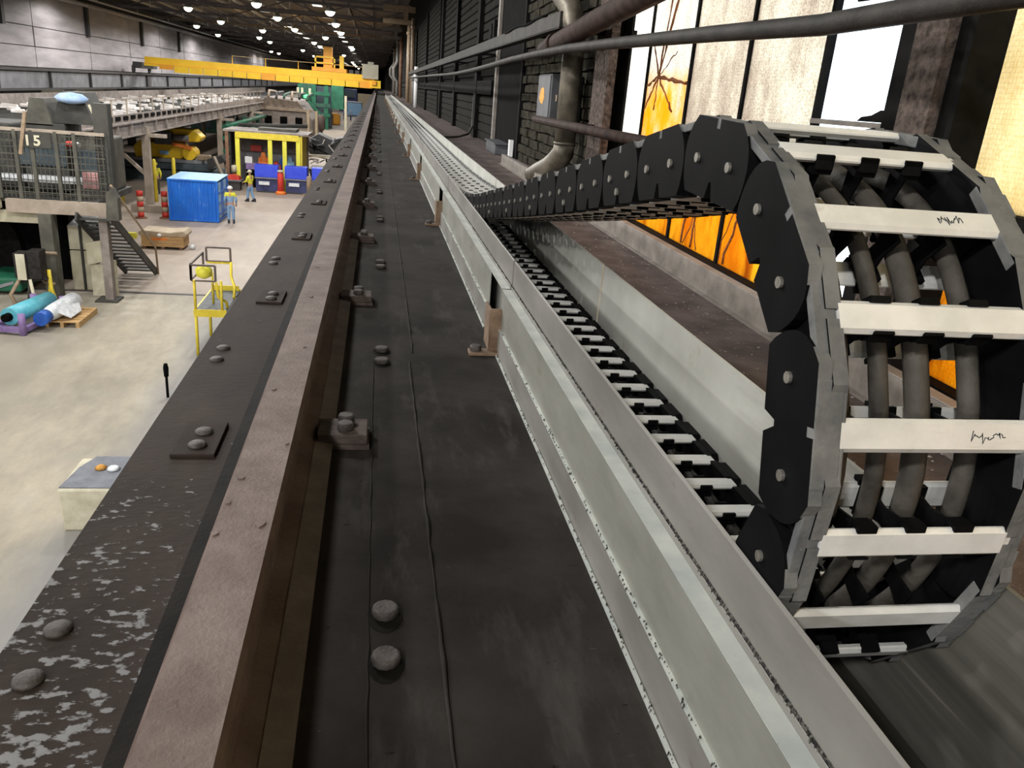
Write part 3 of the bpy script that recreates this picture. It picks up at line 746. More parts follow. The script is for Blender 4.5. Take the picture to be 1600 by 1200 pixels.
# the run of chain lying in the trough far away, too small to pick apart
kf = (len(piv) - NA) % 2; fm = MB(); y = fwd[-1][0] + .06
while y < 58:
    fm.prism([(y - .0198, -.646), (y + .0198, -.646), (y + .0198, -.638), (y + .0145, -.633), (y - .0145, -.633), (y - .0198, -.638)], .522, .767, 'x', 1)
    kf += 1
    for x in ((.578, .642, .706) if kf % 2 else ()): fm.box(x - .015, x + .015, y - .026, y - .0165, -.695 + .045, -.695 + .0635, 0).box(x - .015, x + .015, y + .0165, y + .026, -.695 + .045, -.695 + .0635, 0)
    fm.box(XL, .52, y - .056, y + .056, -.75, -.634, 0).box(.764, XR, y - .056, y + .056, -.75, -.634, 0)
    y += PITCH
put('far_links', fm, ['plastic', 'alu'], ch, kind='stuff')
# pen scribbles on two of the front bars
def scribble(i, x0, x1, seed):
    p, q = piv[i], piv[i + 1]; mid = ((p[0] + q[0]) / 2, (p[1] + q[1]) / 2); ang = math.atan2(q[1] - p[1], q[0] - p[0])
    rnd = random.Random(seed); pts = []; n = 26
    for j in range(n):
        yy = rnd.uniform(-.007, .007) * (1.2 if j % 5 == 0 else .8); x = x0 + (x1 - x0) * j / n + rnd.uniform(-.002, .002); zz = .0622
        pts.append((x, mid[0] + yy * math.cos(ang) - zz * math.sin(ang), mid[1] + yy * math.sin(ang) + zz * math.cos(ang)))
    put('pen_mark', MB().tube(pts, .0006, 4), 'black', ch)
scribble(NA - 2, .685, .72, 1); scribble(NA - 4, .69, .735, 2)

# cables inside the chain: each follows the neutral line
def cable(x, off, r, label):
    pts = []
    P = piv[6:NA + 96]
    for i, p in enumerate(P):
        a_ = P[max(0, i - 2)]; b_ = P[min(len(P) - 1, i + 2)]
        t = math.atan2(b_[1] - a_[1], b_[0] - a_[0])
        pts.append((x + .004 * math.sin(i * 1.7), p[0] - off * math.sin(t), p[1] + off * math.cos(t)))
    fine = []
    for i in range(len(pts) - 1):
        pa, pd = pts[max(0, i - 1)], pts[min(len(pts) - 1, i + 2)]
        for j in range(4):
            t_ = j / 4; q_ = cr(pa[1:], pts[i][1:], pts[i + 1][1:], pd[1:], t_); fine.append((pts[i][0] + (pts[i + 1][0] - pts[i][0]) * t_, q_[0], q_[1]))
    o = put('hose', MB().tube(fine, r, 10), 'hose', loc=(x, YC, ZC - R))
    tag(o, label, 'hose', 'hoses inside the energy chain')
cable(.560, -.004, .0110, 'dusty black hose inside the chain loop, nearest the left side plates')
cable(.612, -.004, .0115, 'dusty black hose in the middle lane of the chain loop')
cable(.664, -.004, .0150, 'thick black hose in the right lane of the chain loop')
cable(.736, -.004, .0130, 'thick shadowed hose beside the right side plates of the chain loop')
# ================================================================ right-hand side: wall, windows, columns, pipes
wr = put('wall_right', MB().box(WX + .06, WX + .35, -45, 330, FLOOR, G - .01)
         .box(WX + .06, WX + .35, -45, 330, 2.9, 5.75)
         .box(WX + .06, WX + .35, 6.97, 330, G - .01, 2.9)
         .box(WX + .02, WX + .35, 2.60, 3.0, G - .01, 2.9)
         .box(WX + .06, WX + .35, -45, -1.95, G - .01, 2.9), 'mortar', kind='structure')
put('ledge_walkway', MB().box(.83, WX + .06, -3, 175, G - .05, G + .003), 'dust', kind='structure').name = 'trim_2'
rnd = random.Random(21)
cm_ = MB()
for i in range(420):
    x = rnd.uniform(.86, 1.62); y = 1.6 + 6.5 * rnd.random() ** 1.3; s = rnd.uniform(.003, .009) * (1.5 if i % 17 == 0 else 1)
    a = rnd.uniform(0, PI)
    v = [(x + s * rnd.uniform(.5, 1.2) * math.cos(a + k * 1.57), y + s * rnd.uniform(.5, 1.2) * math.sin(a + k * 1.57), G + .004) for k in range(4)] + [(x, y, G + .004 + s * .5)]
    cm_.add(v, [(0, 1, 4), (1, 2, 4), (2, 3, 4), (3, 0, 4)])
tag(put('chips_of_debris', cm_, 'chip'), 'pale flakes of debris scattered over the dusty walkway beside the trough', 'debris', kind='stuff')
lg = T('ledge_beam', 'grey steel upstand beam along the foot of the windows', 'beam', (1.7, 4, G))
put('upright_flange', MB().box(1.648, 1.662, -1, 11, G + .003, -.752), 'ledge', lg, bevel=.002)
put('top_lip', MB().box(1.646, 1.70, -1, 11, -.752, -.744), 'ledge', lg, bevel=.002)
put('bottom_flange', MB().box(1.62, 1.66, -1, 11, G + .003, G + .010), 'ledge', lg)

frost = pane_mat('frosted_wired_glass', 'frost'); warm = pane_mat('warm_wired_glass', 'warm'); bright = pane_mat('washed_out_glass', 'bright')
orange = pane_mat('rust_stained_glass', 'orange'); rusty = pane_mat('cracked_rusty_glass', 'rust', (6.06, .213))
PX0, PX1 = WX + .027, WX + .033
crack_m = M('rust_crack_line', (.10, .035, .012), (.30, .10, .02), 60, .9)
w1 = T('window_1', None, None, (WX, 4.9, G), kind='structure')
ys = [3.08, 3.68, 4.51, 5.38, 6.29, 6.95]
mats_hi = [glass, frost, frost, rusty, bright]; mats_lo = [glass, orange, orange, orange, orange]
panes = []
for i in range(5):
    put('pane', MB().box(PX0, PX1, ys[i] + .012, ys[i + 1] - .012, 1.22, 2.88), frost if i else glass, w1)
    panes.append(put('pane', MB().box(PX0, PX1, ys[i] + .012, ys[i + 1] - .012, -.235, 1.18), mats_hi[i], w1))
    p = put('pane', MB().box(PX0, PX1, ys[i] + .012, ys[i + 1] - .012, -.85, -.335), mats_lo[i], w1)
    if i:
        rnd = random.Random(40 + i)
        for j in range(4):
            yy = rnd.uniform(ys[i] + .1, ys[i + 1] - .1); pts = []
            for q in range(9):
                yy = min(max(yy + rnd.uniform(-.035, .035) + (.03 if j % 2 else -.012), ys[i] + .02), ys[i + 1] - .02); pts.append((PX0 - .002, yy, -.335 - .063 * q))
            put('crack', MB().tube(pts, rnd.choice((.004, .006, .009)), 5), crack_m, p)
c0 = (PX0 - .002, 6.03, .213)
rnd = random.Random(3)
for (ey, ez, r) in [(5.80, .72, .010), (6.22, .447, .006), (5.70, .372, .004), (6.27, .15, .009), (5.42, .168, .014), (6.28, -.02, .007), (6.05, -.02, .006), (5.65, -.02, .010), (5.9, .9, .007)]:
    pts = []
    for q in range(11):
        t = q / 10
        pts.append((c0[0], c0[1] + (ey - c0[1]) * t + rnd.uniform(-.010, .010) * (1 if 0 < q < 10 else 0), c0[2] + (ez - c0[2]) * t + rnd.uniform(-.008, .008) * (1 if 0 < q < 10 else 0)))
    put('crack', MB().tube(pts, [r * rnd.uniform(.5, 1.3) for _ in pts], 5), crack_m, panes[3])
for y in ys: put('mullion', MB().box(WX + .012, WX + .045, y - .016, y + .016, -.86, 2.9), 'dark', w1)
put('jamb', MB().box(WX - .02, WX + .06, 2.98, 3.08, G, 2.9), 'dark', w1)
put('transom', MB().box(WX - .03, WX + .05, 3.0, 6.97, -.335, -.235), 'dark', w1)
put('vent_rail', MB().box(WX, WX + .05, 3.05, 3.68, -.012, .010), 'ledge', w1)
rnd = random.Random(77)
put('soot_heap', MB().prism([(3.08, .012), (3.30, .012), (3.27, .03), (3.20, .038), (3.14, .06), (3.08, .055)], WX + .005, WX + .03, 'x'), 'dark', w1)
put('transom', MB().box(WX - .03, WX + .05, 3.0, 6.97, 1.18, 1.22), 'dark', w1)
put('sill', MB().box(WX - .04, WX + .10, 3.0, 6.97, G, -.85), 'dark', w1)
w2 = T('window_2', None, None, (WX, .3, G), kind='structure')
ys2 = [-1.93, -1.15, -.37, .41, 1.19, 1.97, 2.615]
for i in range(6):
    put('pane', MB().box(PX0, PX1, ys2[i] + .012, ys2[i + 1] - .012, 1.22, 2.88), warm, w2)
    put('pane', MB().box(PX0, PX1, ys2[i] + .012, ys2[i + 1] - .012, -.235, 1.18), warm, w2)
    put('pane', MB().box(PX0, PX1, ys2[i] + .012, ys2[i + 1] - .012, -.85, -.335), orange, w2)
for y in ys2: put('mullion', MB().box(WX - .005, WX + .05, y - .017, y + .017, -.86, 2.9), 'dark', w2)
put('transom', MB().box(WX - .03, WX + .05, -1.95, 2.63, -.335, -.235), 'dark', w2)
put('transom', MB().box(WX - .03, WX + .05, -1.95, 2.63, 1.18, 1.22), 'dark', w2)
put('sill', MB().box(WX - .04, WX + .10, -1.95, 2.63, G, -.85), 'dark', w2)

def hcol(name, label, y0, y1, xf, flange, depth):
    t = T(name, label, 'column', (xf + .1, (y0 + y1) / 2, G))
    put('flange', MB().box(xf, xf + flange, y0, y1, G + .003, 5.4), 'col', t)
    put('web', MB().box(xf + flange, xf + depth, (y0 + y1) / 2 - .012, (y0 + y1) / 2 + .012, G + .003, 5.4), 'dark', t)
    put('back_flange', MB().box(xf + depth, xf + depth + .02, y0 + .05, y1 - .05, G + .003, 5.4), 'dark', t)
    put('base_plate', MB().box(xf - .05, xf + depth + .02, y0 - .04, y1 + .04, G + .003, G + .025), 'col', t)
    return t
c1 = hcol('steel_column', 'rust-encrusted steel column standing between the two windows', 2.50, 2.665, 1.765, .04, .17)
put('column_shade_box', MB().box(1.805, 1.93, 2.425, 2.60, G + .003, 5.4), 'dark', c1)  # black box added as the shaded side of the column
rnd = random.Random(9)
for k in range(46):
    yy = rnd.uniform(2.51, 2.655); zz = rnd.uniform(-.3, .9); s = rnd.uniform(.006, .02)
    v = [(1.766, yy + s * math.cos(j * 2.09), zz + 1.6 * s * math.sin(j * 2.09)) for j in range(3)] + [(1.766 - s * .5, yy, zz)]
    put('rust_scab', MB().add(v, [(0, 1, 3), (1, 2, 3), (2, 0, 3)]), 'col', c1)
hcol('steel_column', 'brown steel column at the far edge of the cracked window', 6.50, 6.93, 1.765, .065, .17)

# brick wall beyond the window: single bricks, proud and recessed
rnd = random.Random(4)
bm_ = [MB().box(-.02, .02, -.165, .165, -.052, .052).mesh('brick', 'brick', bevel=.006), MB().box(-.02, .02, -.165, .165, -.046, .050).mesh('brick', 'brick', bevel=.01)]
row = 0; z = G + .06
while z < 1.55:
    y = 7.75 + (.17 if row % 2 else 0)
    while y < 11.9:
        b = put_inst('brick', bm_[rnd.randrange(2)], wr, (WX + .045 + rnd.uniform(-.012, .012), y, z + rnd.uniform(-.006, .006)), (rnd.uniform(-.02, .02), 0, 0)); y += .355
    z += .115; row += 1
# doorway with its darkness painted as a black panel and a thin grey frame, then sheeted bays and posts running away
d1_ = T('door_1', None, None, (WX, 13.2, G), kind='structure')
put('doorway_dark', MB().box(WX + .03, WX + .058, 12.05, 14.5, G, 2.6), 'black', d1_)
put('door_frame', MB().box(WX - .02, WX + .05, 14.5, 14.66, G, 2.6), 'ledge', d1_)
put('door_frame', MB().box(WX + .0, WX + .05, 11.95, 12.05, G, 2.6), 'dark', d1_)
for (a, b) in ((14.9, 17.0), (18.0, 22.0), (22.8, 27.2), (29.5, 36), (38, 46), (48, 60), (62, 90), (92, 140)):
    for (z0, z1) in ((G, -.06), (.30, 2.9)):
        pb = MB(); n = max(4, int((z1 - z0) / .16))
        for j in range(n): # horizontally ribbed sheet
            za = z0 + (z1 - z0) * j / n; zb = z0 + (z1 - z0) * (j + 1) / n
            pb.prism([(WX + .055, za), (WX + .02, za + .02), (WX + .02, zb - .02), (WX + .055, zb)], a, b)
        put('sheet_panel', pb, 'wallpanel', wr)
    put('wall_post', MB().box(WX - .06, WX + .06, b + .05, b + .45, G, 2.9), 'dark', wr)
put('wall_rail', MB().box(WX - .05, WX + .06, 14.8, 140, -.02, .22), 'dark', wr)
vb = put('vent_box', MB().box(WX - .03, WX + .055, 15.05, 15.75, .86, 1.22), 'dark', wr)
put('vent_ring', MB().prism([(15.4 + .14 * math.cos(j * PI / 8), 1.04 + .14 * math.sin(j * PI / 8)) for j in range(16)], WX - .05, WX - .03, 'x'), 'wallpanel', vb)

# big sooty pipes and rails in front of the wall
t = T('overhead_pipe', 'thick sooty rust-brown pipe slanting across the top of the window', 'pipe', (1.6, 5.5, .45))
put('pipe_run', MB().tube([(1.6, 8.3, .445), (1.6, 7.0, .53), (1.6, 5.0, .655), (1.6, 2.5, .81), (1.6, .5, .93)], .082, 14), 'pipe_rust', t)
put('flange_ring', MB().tube([(1.6, 7.9, .470), (1.6, 7.75, .480)], .098, 14), 'pipe_rust', t)
put('pipe_clamp', MB().box(1.6, WX + .02, 6.68, 6.72, .50, .56), 'dark', t)
t = T('cable_rail', 'flat sooty steel rail running along the dark wall at head height', 'rail', (1.6, 20, .6))
put('rail_web', MB().box(1.575, 1.60, 7.6, 46, .60, .735), 'pipe_grey', t)
put('rail_flange', MB().box(1.575, 1.68, 7.6, 46, .595, .607), 'pipe_grey', t)
for y in (9.3, 14.7, 20, 28): put('bracket', MB().box(1.60, WX + .06, y - .02, y + .02, .61, .65), 'dark', t)
put('cable', MB().tube([(1.57, 8.2 + .3 * i, .74 + .012 * math.sin(i * 1.3)) for i in range(10)], .012, 6), 'black', t)
t = T('wall_pipe', 'long sooty grey pipe sagging across the windows and dark wall', 'pipe', (1.5, 5, .33))
put('pipe_run', MB().tube([(1.5, y, z) for y, z in ((.4, .335), (2.0, .322), (2.8, .310), (3.75, .334), (5.3, .365), (6.8, .39), (8.2, .392), (9.7, .385), (12, .352), (14, .33), (16.5, .318), (18.7, .322), (24, .35), (32, .385), (42, .41))], .036, 10), 'pipe_grey', t)
for y in (2.6, 6.7, 13, 21): put('pipe_hook', MB().tube([(1.5, y, .375), (1.62, y, .40), (1.77, y, .40)], .012, 6), 'dark', t)
t = T('handrail_pipe', 'short dull handrail pipe ending in front of the brick wall', 'pipe', (1.5, 6, -.2))
put('pipe_run', MB().tube([(1.5, 3.9, -.19), (1.5, 6.2, -.192), (1.5, 8.0, -.195)], .036, 10), 'pipe_rust', t)
put('stay', MB().tube([(1.5, 6.75, -.19), (1.77, 6.75, -.19)], .018, 6), 'dark', t)
t = T('ventilation_duct', 'dull metal duct bending out at the foot beside the brick wall', 'duct', (1.85, 8.15, G))
put('duct_pipe', MB().tube([(1.55, 9.1, 1.25), (1.72, 8.55, 1.02), (1.82, 8.25, .82), (1.85, 8.15, .62), (1.85, 8.15, .2), (1.85, 8.15, -.40)], .105, 18), 'duct', t)
put('duct_elbow', MB().tube([(1.85, 8.15, -.40), (1.85, 8.17, -.50), (1.82, 8.27, -.59), (1.78, 8.45, -.68), (1.72, 8.7, -.76), (1.68, 8.85, -.80)], [.105, .11, .115, .115, .11, .09], 18), 'duct', t)
for z in (-.41, .58): put('joint_band', MB().tube([(1.85, 8.15, z - .012), (1.85, 8.15, z + .012)], .112, 18), 'duct', t)
put('tag_plate', MB().box(1.735, 1.742, 8.2, 8.235, -.02, .04), 'tanP', t)
t = T('electric_enclosure', 'grey electrical enclosure with an orange rust mark on the wall', 'box', (1.8, 8.7, -.2))
put('body', MB().box(1.70, WX + .02, 8.32, 9.0, -.205, .235), 'box_grey', t, bevel=.008)
put('door', MB().box(1.69, 1.70, 8.35, 8.97, -.19, .22), 'box_grey', t)
rnd = random.Random(8)
put('rust_mark', MB().prism([(8.72 + .17 * math.cos(a) * rnd.uniform(.6, 1.2), .03 + .085 * math.sin(a) * rnd.uniform(.6, 1.2)) for a in [j * PI / 8 for j in range(16)]], 1.688, 1.69, 'x'), 'orange_rust', t)
t = T('marker_post', 'short white marker post standing at the edge of the dark doorway', 'post', (1.95, 12.2, G))
put('post', MB().box(1.93, 1.985, 12.15, 12.28, G + .003, -.62), 'white', t); put('foot', MB().box(1.90, 2.0, 12.1, 12.33, G + .003, G + .02), 'dark', t)
t = T('junction_box', 'small grey junction box on the walkway before the dark doorway', 'box', (1.85, 13.2, G))
put('body', MB().box(1.78, 1.98, 12.6, 13.7, G + .003, -.72), 'box_grey', t, bevel=.01); put('lid', MB().box(1.76, 1.99, 12.55, 13.75, -.72, -.70), 'box_grey', t)
o = put('loose_cable', MB().tube([(1.97, 17.5, .05), (1.95, 17.45, -.4), (1.93, 17.2, -.66), (1.80, 16.7, -.79), (1.55, 16.2, -.835), (1.25, 16.0, -.85), (.9, 15.9, -.86)], .022, 8), 'hose', loc=(1.8, 16.7, G))
tag(o, 'loose grey cable drooping from the dark wall to the walkway', 'cable')

# far pipes and brackets on the right-hand wall
def far_pipe(pts, r, m, label):
    t = T('vertical_pipe', label, 'pipe', tuple(pts[0]), 'far pipes on the right wall')
    put('pipe_run', MB().tube(pts, r, 8), m, t)
    put('pipe_collar', MB().tube([(pts[-1][0], pts[-1][1], pts[-1][2] - .5), (pts[-1][0], pts[-1][1], pts[-1][2] - .35)], r * 1.35, 8), m, t)
far_pipe([(1.72, 50, G), (1.72, 50, 3.3)], .14, 'tanP', 'thick tan pipe climbing the far right wall')
far_pipe([(1.72, 45, G), (1.72, 45, 3.3)], .09, 'tanP', 'thinner tan pipe climbing beside the thick tan pipe')
far_pipe([(1.72, 39.5, G), (1.72, 39.5, .9)], .10, 'white', 'white upright tube nearest of the far wall pipes')  # pure white vertical strip, modelled as a tube
far_pipe([(1.72, 42.5, G), (1.72, 42.5, .8)], .09, 'paleP', 'pale grey pipe standing behind the white tube')
far_pipe([(1.72, 80, G), (1.72, 80, .4), (1.4, 80, .8), (1.4, 80, 1.5), (1.72, 80, 2.1), (1.72, 80, 4.2)], .16, 'paleP', 'pale pipe with an offset bend on the far right wall')
far_pipe([(1.72, 96, G), (1.72, 96, .6), (1.3, 96, 1.1), (1.3, 96, 1.7), (1.72, 96, 2.3), (1.72, 96, 3.8)], .16, 'paleP', 'most distant pale pipe with an offset bend')
far_pipe([(1.72, 68, G), (1.72, 68, 3.6)], .12, 'brownpost', 'brown pipe beyond the pale pipe with a bend')
for (y, z, m) in ((50, 3.3, 'tanP'), (78, 3.9, 'paleP')):
    t = T('wall_bracket', 'tan steel bracket frame high on the far right wall' if y == 50 else 'pale steel bracket frame farther along the right wall', 'bracket', (1.2, y, z))
    put('upper_arm', MB().box(.2, 2.0, y - .15, y + .15, z + .65, z + .95), m, t); put('lower_arm', MB().box(.2, 2.0, y - .15, y + .15, z, z + .25), m, t)
    put('upright', MB().box(1.35, 1.6, y - .15, y + .15, z + .25, z + .65), m, t)
# ================================================================ left hall: crane, runway, gallery, platform, machines, goods
# far runway girder along the left wall
t = T('runway_girder', 'blue-grey crane runway girder along the far left wall', 'girder', (-22, 60, -1.5))
put('top_flange', MB().box(-22.5, -21.3, 25, 300, -.86, -.72), 'joint', t); put('web', MB().box(-21.75, -21.6, 25, 300, -1.9, -.86), 'steel_grey', t)
put('bottom_flange', MB().box(-22.2, -21.3, 25, 300, -2.02, -1.9), 'joint', t)
stf = MB().box(-21.62, -21.42, -.08, .08, -1.9, -.86).mesh('stiffener', 'joint')
for k in range(18): put_inst('stiffener', stf, t, (0, 45 + 8.0 * k, 0))
for y in (64, 76, 88): put('yellow_strip', MB().box(-21.6, -21.5, y, y + 6.5, -2.35, -2.2), 'yellow', t)
for k in range(10):
    y = 52 + 14.5 * k
    c = T('runway_support', 'dark steel support carrying the left runway girder', 'support', (-22.2, y, FLOOR), 'columns under the left runway girder')
    put('shaft', MB().box(-22.5, -21.9, y - .3, y + .3, FLOOR, -2.03), 'olive_dark', c); put('foot_plate', MB().box(-22.7, -21.7, y - .5, y + .5, FLOOR, FLOOR + .06), 'olive_dark', c)

# yellow travelling crane
cr_ = T('travelling_crane', 'long yellow overhead travelling crane spanning the hall', 'crane', (-11, 84, -.3))
put('near_girder', MB().box(-21.0, -.55, 82.6, 83.2, .20, .76), 'crane', cr_)
lx = [-21.0 + i * 1.28 for i in range(17)]
for i in range(16):
    put('walkway_panel', MB().box(lx[i] + .03, lx[i + 1] - .03, 82.3, 82.45, -.42 + max(0, 2 - i) * .2, .14), 'crane' if i % 7 != 1 else 'crane_or', cr_)
put('walkway_floor', MB().box(-21.0, -.55, 82.3, 83.2, .14, .20), 'crane_or', cr_)
put('far_girder', MB().box(-21.3, -.4, 86.2, 86.9, .05, .78), 'crane', cr_)
put('handrail', MB().bar((-14, 86.6, 1.5), (-1.2, 86.6, 1.5), .05), 'cream', cr_)
for i in range(5): put('rail_post', MB().box(-14 + i * 3.1, -13.94 + i * 3.1, 86.57, 86.63, .78, 1.5), 'crane', cr_)
put('end_carriage', MB().box(-.75, .22, 81.2, 88.2, -.35, .32), 'crane', cr_); put('end_carriage', MB().box(-22.0, -21.3, 82.4, 88.2, -.3, .25), 'joint', cr_)
for y in (82, 87.4):
    put('crane_wheel', MB().prism([(y + .36 * math.cos(j * PI / 8), -.38 + .36 * math.sin(j * PI / 8)) for j in range(16)], -.30, -.14, 'x'), 'joint', cr_)
    put('crane_wheel', MB().prism([(y + .36 * math.cos(j * PI / 8), -.38 + .36 * math.sin(j * PI / 8)) for j in range(16)], -21.9, -21.75, 'x'), 'joint', cr_)
put('buffer_lamp', MB().box(-.62, -.2, 81.0, 81.2, -.1, .3), 'crane_or', cr_)
tro = put('trolley', MB().box(-6.2, -3.0, 82.8, 86.6, .78, 1.12), 'crane_or', cr_)
put('hoist_column', MB().box(-5.15, -4.35, 83.2, 84.2, 1.12, 2.95), 'crane_or', tro)
put('hoist_frame', MB().box(-5.95, -5.8, 83, 83.15, 1.12, 2.1).box(-4.2, -4.05, 83, 83.15, 1.12, 2.1).box(-5.95, -4.05, 83, 83.15, 1.95, 2.1).box(-5.95, -4.05, 83, 83.15, 1.45, 1.57), 'crane', tro)
put('trolley_mast', MB().box(-3.65, -3.25, 83, 83.4, 1.12, 2.25), 'crane', tro)
for x in (-2.55, -2.0, -1.45): put('drive_motor', MB().box(x - .2, x + .2, 82.7, 83.3, .76, 1.1), 'joint', cr_)
put('cabin', MB().box(-1.5, .0, 82.2, 84.0, .42, 1.72).box(-1.0, -.45, 82.6, 83.4, 1.72, 1.95), 'cabin', cr_, bevel=.03)

# elevated roller gallery with bright products
gl_ = T('roller_gallery', 'long dusty elevated roller gallery running down the hall', 'conveyor', (-15.5, 70, FLOOR))
put('edge_beam', MB().box(-11.7, -11.45, 34, 150, -3.15, -2.62).box(-11.7, -11.3, 34, 150, -2.62, -2.55).box(-11.7, -11.3, 34, 150, -3.2, -3.15), 'gallery', gl_)
put('edge_beam', MB().box(-19.2, -18.95, 34, 150, -2.75, -1.95), 'gallery', gl_)
put('roller_bed', MB().box(-19.0, -11.7, 34, 150, -2.85, -2.75), 'joint', gl_)
wbm = MB().box(-.04, .14, -.06, .06, -3.15, -2.62).mesh('web_stiffener', 'gallery')
for k in range(40): put_inst('web_stiffener', wbm, gl_, (-11.45, 35 + 2.2 * k, 0))
slot = MB().box(-.02, .04, -.35, .35, -.09, .09).mesh('slot_plate', 'black')
for k in range(16): put_inst('slot_plate', slot, gl_, (-11.60, 38 + 1.2 * k, -2.38))
put('side_guard', MB().box(-11.66, -11.60, 34, 150, -2.55, -2.22), 'gallery', gl_)
rlm = MB().tube([(-18.8, 0, -2.62), (-11.8, 0, -2.62)], .11, 8).mesh('roller', 'olive_dark')
for k in range(70): put_inst('roller', rlm, gl_, (0, 35 + 1.0 * k, 0))
for (x, y) in ((-11.4, 44), (-11.4, 64), (-11.4, 80), (-11.9, 110), (-18.6, 50), (-18.6, 72), (-18.6, 95)):
    put('support_column', MB().box(x - .17, x + .17, y - .17, y + .17, FLOOR, -2.85), 'tan_beam', gl_)
    put('bracket_arm', MB().box(x - 1.0, x + 1.0, y - .12, y + .12, -3.35, -3.18), 'tan_beam', gl_)
put('diagonal_brace', MB().bar((-13.2, 44, -3.6), (-11.5, 44, -5.2), .16), 'tan_beam', gl_)
put('cross_brace', MB().bar((-11.4, 66, -3.3), (-11.4, 71, -5.6), .16).bar((-11.4, 71, -3.3), (-11.4, 66, -5.6), .16), 'olive_dark', gl_)
put('hand_rail', MB().bar((-11.6, 34, -1.55), (-11.6, 90, -1.55), .05), 'tan_beam', gl_)
for k in range(24): put('rail_post', MB().box(-11.63, -11.57, 35 + 2.3 * k, 35.06 + 2.3 * k, -2.55, -1.55), 'tan_beam', gl_)
ing = [MB().cbox((0, 0, 0), (.55, .3, .18)).mesh('steel_product', 'ingot', bevel=.05), MB().prism([(-.4, -.1), (.4, -.1), (.36, .08), (-.28, .12)], -.2, .2).mesh('steel_product', 'ingot')]
rnd = random.Random(13)
n = 0
for y in [36 + 1.75 * k for k in range(36)]:
    for x in (-18.2, -16.6, -15.0, -13.3):
        if rnd.random() < .8:
            o = put_inst('steel_product', ing[n % 2], None, (x + rnd.uniform(-.5, .5), y + rnd.uniform(-.3, .3), -2.40), (0, 0, rnd.uniform(-.6, .6)))
            tag(o, 'bright bare steel piece lying on the rollers of the elevated gallery', 'steel piece', 'steel pieces on the roller gallery'); n += 1

# ---- platform with guarded machine, columns, stair
pf = T('machine_platform', 'olive-grey steel platform on thick columns with a guarded machine on top', 'platform', (-10, 27, FLOOR))
put('front_beam', MB().box(-10.75, -7.95, 25.9, 26.15, -4.38, -4.0), 'tan_beam', pf); put('front_beam_left', MB().box(-16, -10.95, 25.9, 26.15, -4.3, -3.75), 'cream', pf)
put('deck_plate', MB().box(-16, -9.75, 26.15, 31, -4.1, -4.0).box(-9.75, -8.3, 26.15, 26.9, -4.1, -4.0), 'olive_dark', pf)
put('side_beam', MB().box(-9.9, -9.75, 26.9, 31, -4.38, -4.0), 'tan_beam', pf)
put('machine_base', MB().box(-9.75, -8.4, 28.2, 30.2, -4.2, -4.0), 'olive_dark', pf)
put('cream_fascia', MB().box(-16, -9.75, 26.3, 26.4, -4.75, -4.38), 'cream', pf)
put('column', MB().box(-9.86, -9.5, 25.75, 26.2, FLOOR, -4.38), 'olive', pf); put('column', MB().box(-8.24, -8.0, 25.9, 26.2, FLOOR, -4.38), 'gallery', pf)
put('upper_column', MB().box(-8.22, -7.80, 26.2, 26.6, -4.3, -1.15), 'olive_dark', pf)
put('foot_plate', MB().box(-8.5, -7.85, 25.7, 26.4, FLOOR, FLOOR + .05), 'olive_dark', pf)
put('foot_plate', MB().box(-10.1, -9.35, 25.6, 26.3, FLOOR, FLOOR + .05), 'olive_dark', pf)
gmb = MB()
for k in range(66): gmb.box(-16 + .125 * k - .008, -16 + .125 * k + .008, 26.09, 26.11, -3.95, -2.02)
for k in range(10): gmb.box(-16, -7.95, 26.09, 26.11, -3.85 + .19 * k, -3.834 + .19 * k)
put('guard_mesh', gmb, 'olive', pf, kind='stuff')
put('top_rail', MB().bar((-16, 26.1, -2.02), (-7.9, 26.1, -2.02), .09), 'tan_beam', pf)
for i, x in enumerate((-13.6, -12.6, -11.6, -10.9, -10.35, -9.9, -9.25, -8.75)):
    put('guard_post', MB().box(x - .05, x + .05, 26.05, 26.15, -4.0, -2.02), 'olive', pf)
mm_ = MB().bar((-16, 26.1, 0), (-7.95, 26.1, 0), .025).mesh('guard_wire', 'olive')
for k in range(5): put_inst('guard_wire', mm_, pf, (0, 0, -2.35 - .36 * k))
hoods = [(-10.9, -9.6, 28, 29.5, -4.0, -1.9, 'olive_dark'), (-9.6, -8.5, 28.5, 30, -4.0, -2.3, 'olive'), (-13.6, -11.2, 28, 30, -4.0, -2.0, 'olive_dark'), (-16, -13.8, 28, 30, -4, -2.6, 'darkgreen')]
for (x0, x1, y0, y1, z0, z1, m) in hoods: put('machine_hood', MB().box(x0, x1, y0, y1, z0, z1), m, pf, bevel=.06)
put('tapered_hood', MB().prism([(-9.95, -1.9), (-8.75, -1.9), (-9.05, -.95), (-9.65, -.95)], 28, 29.4), 'olive_dark', pf)
put('tapered_hood', MB().prism([(-10.75, -2.0), (-9.95, -2.0), (-10.15, -1.2), (-10.55, -1.2)], 28, 29.4), 'olive', pf)
put('vent_panel', MB().box(-11.0, -9.65, 27.9, 28, -3.2, -2.5), 'darkteal', pf); put('vent_panel', MB().box(-9.5, -8.9, 28.4, 28.5, -3.7, -2.7), 'darkteal', pf)
put('white_duct', MB().box(-13.5, -8.9, 27.4, 27.7, -3.66, -3.48), 'wrap', pf)
put('pink_sheet', MB().box(-9.0, -8.4, 27.2, 27.25, -3.75, -3.25), 'pink', pf)
put('signal_lamp_red', MB().lathe([(.10, 0), (.10, .12), (.06, .16)], (-9.02, 26.5, -2.45), 10), 'red', pf)
put('signal_lamp_white', MB().lathe([(.10, 0), (.10, .12), (.06, .16)], (-8.82, 26.5, -2.47), 10), 'white', pf)
put('striped_pole', MB().bar((-8.60, 27.2, -1.25), (-8.25, 27.2, -2.1), .06), 'cream', pf)
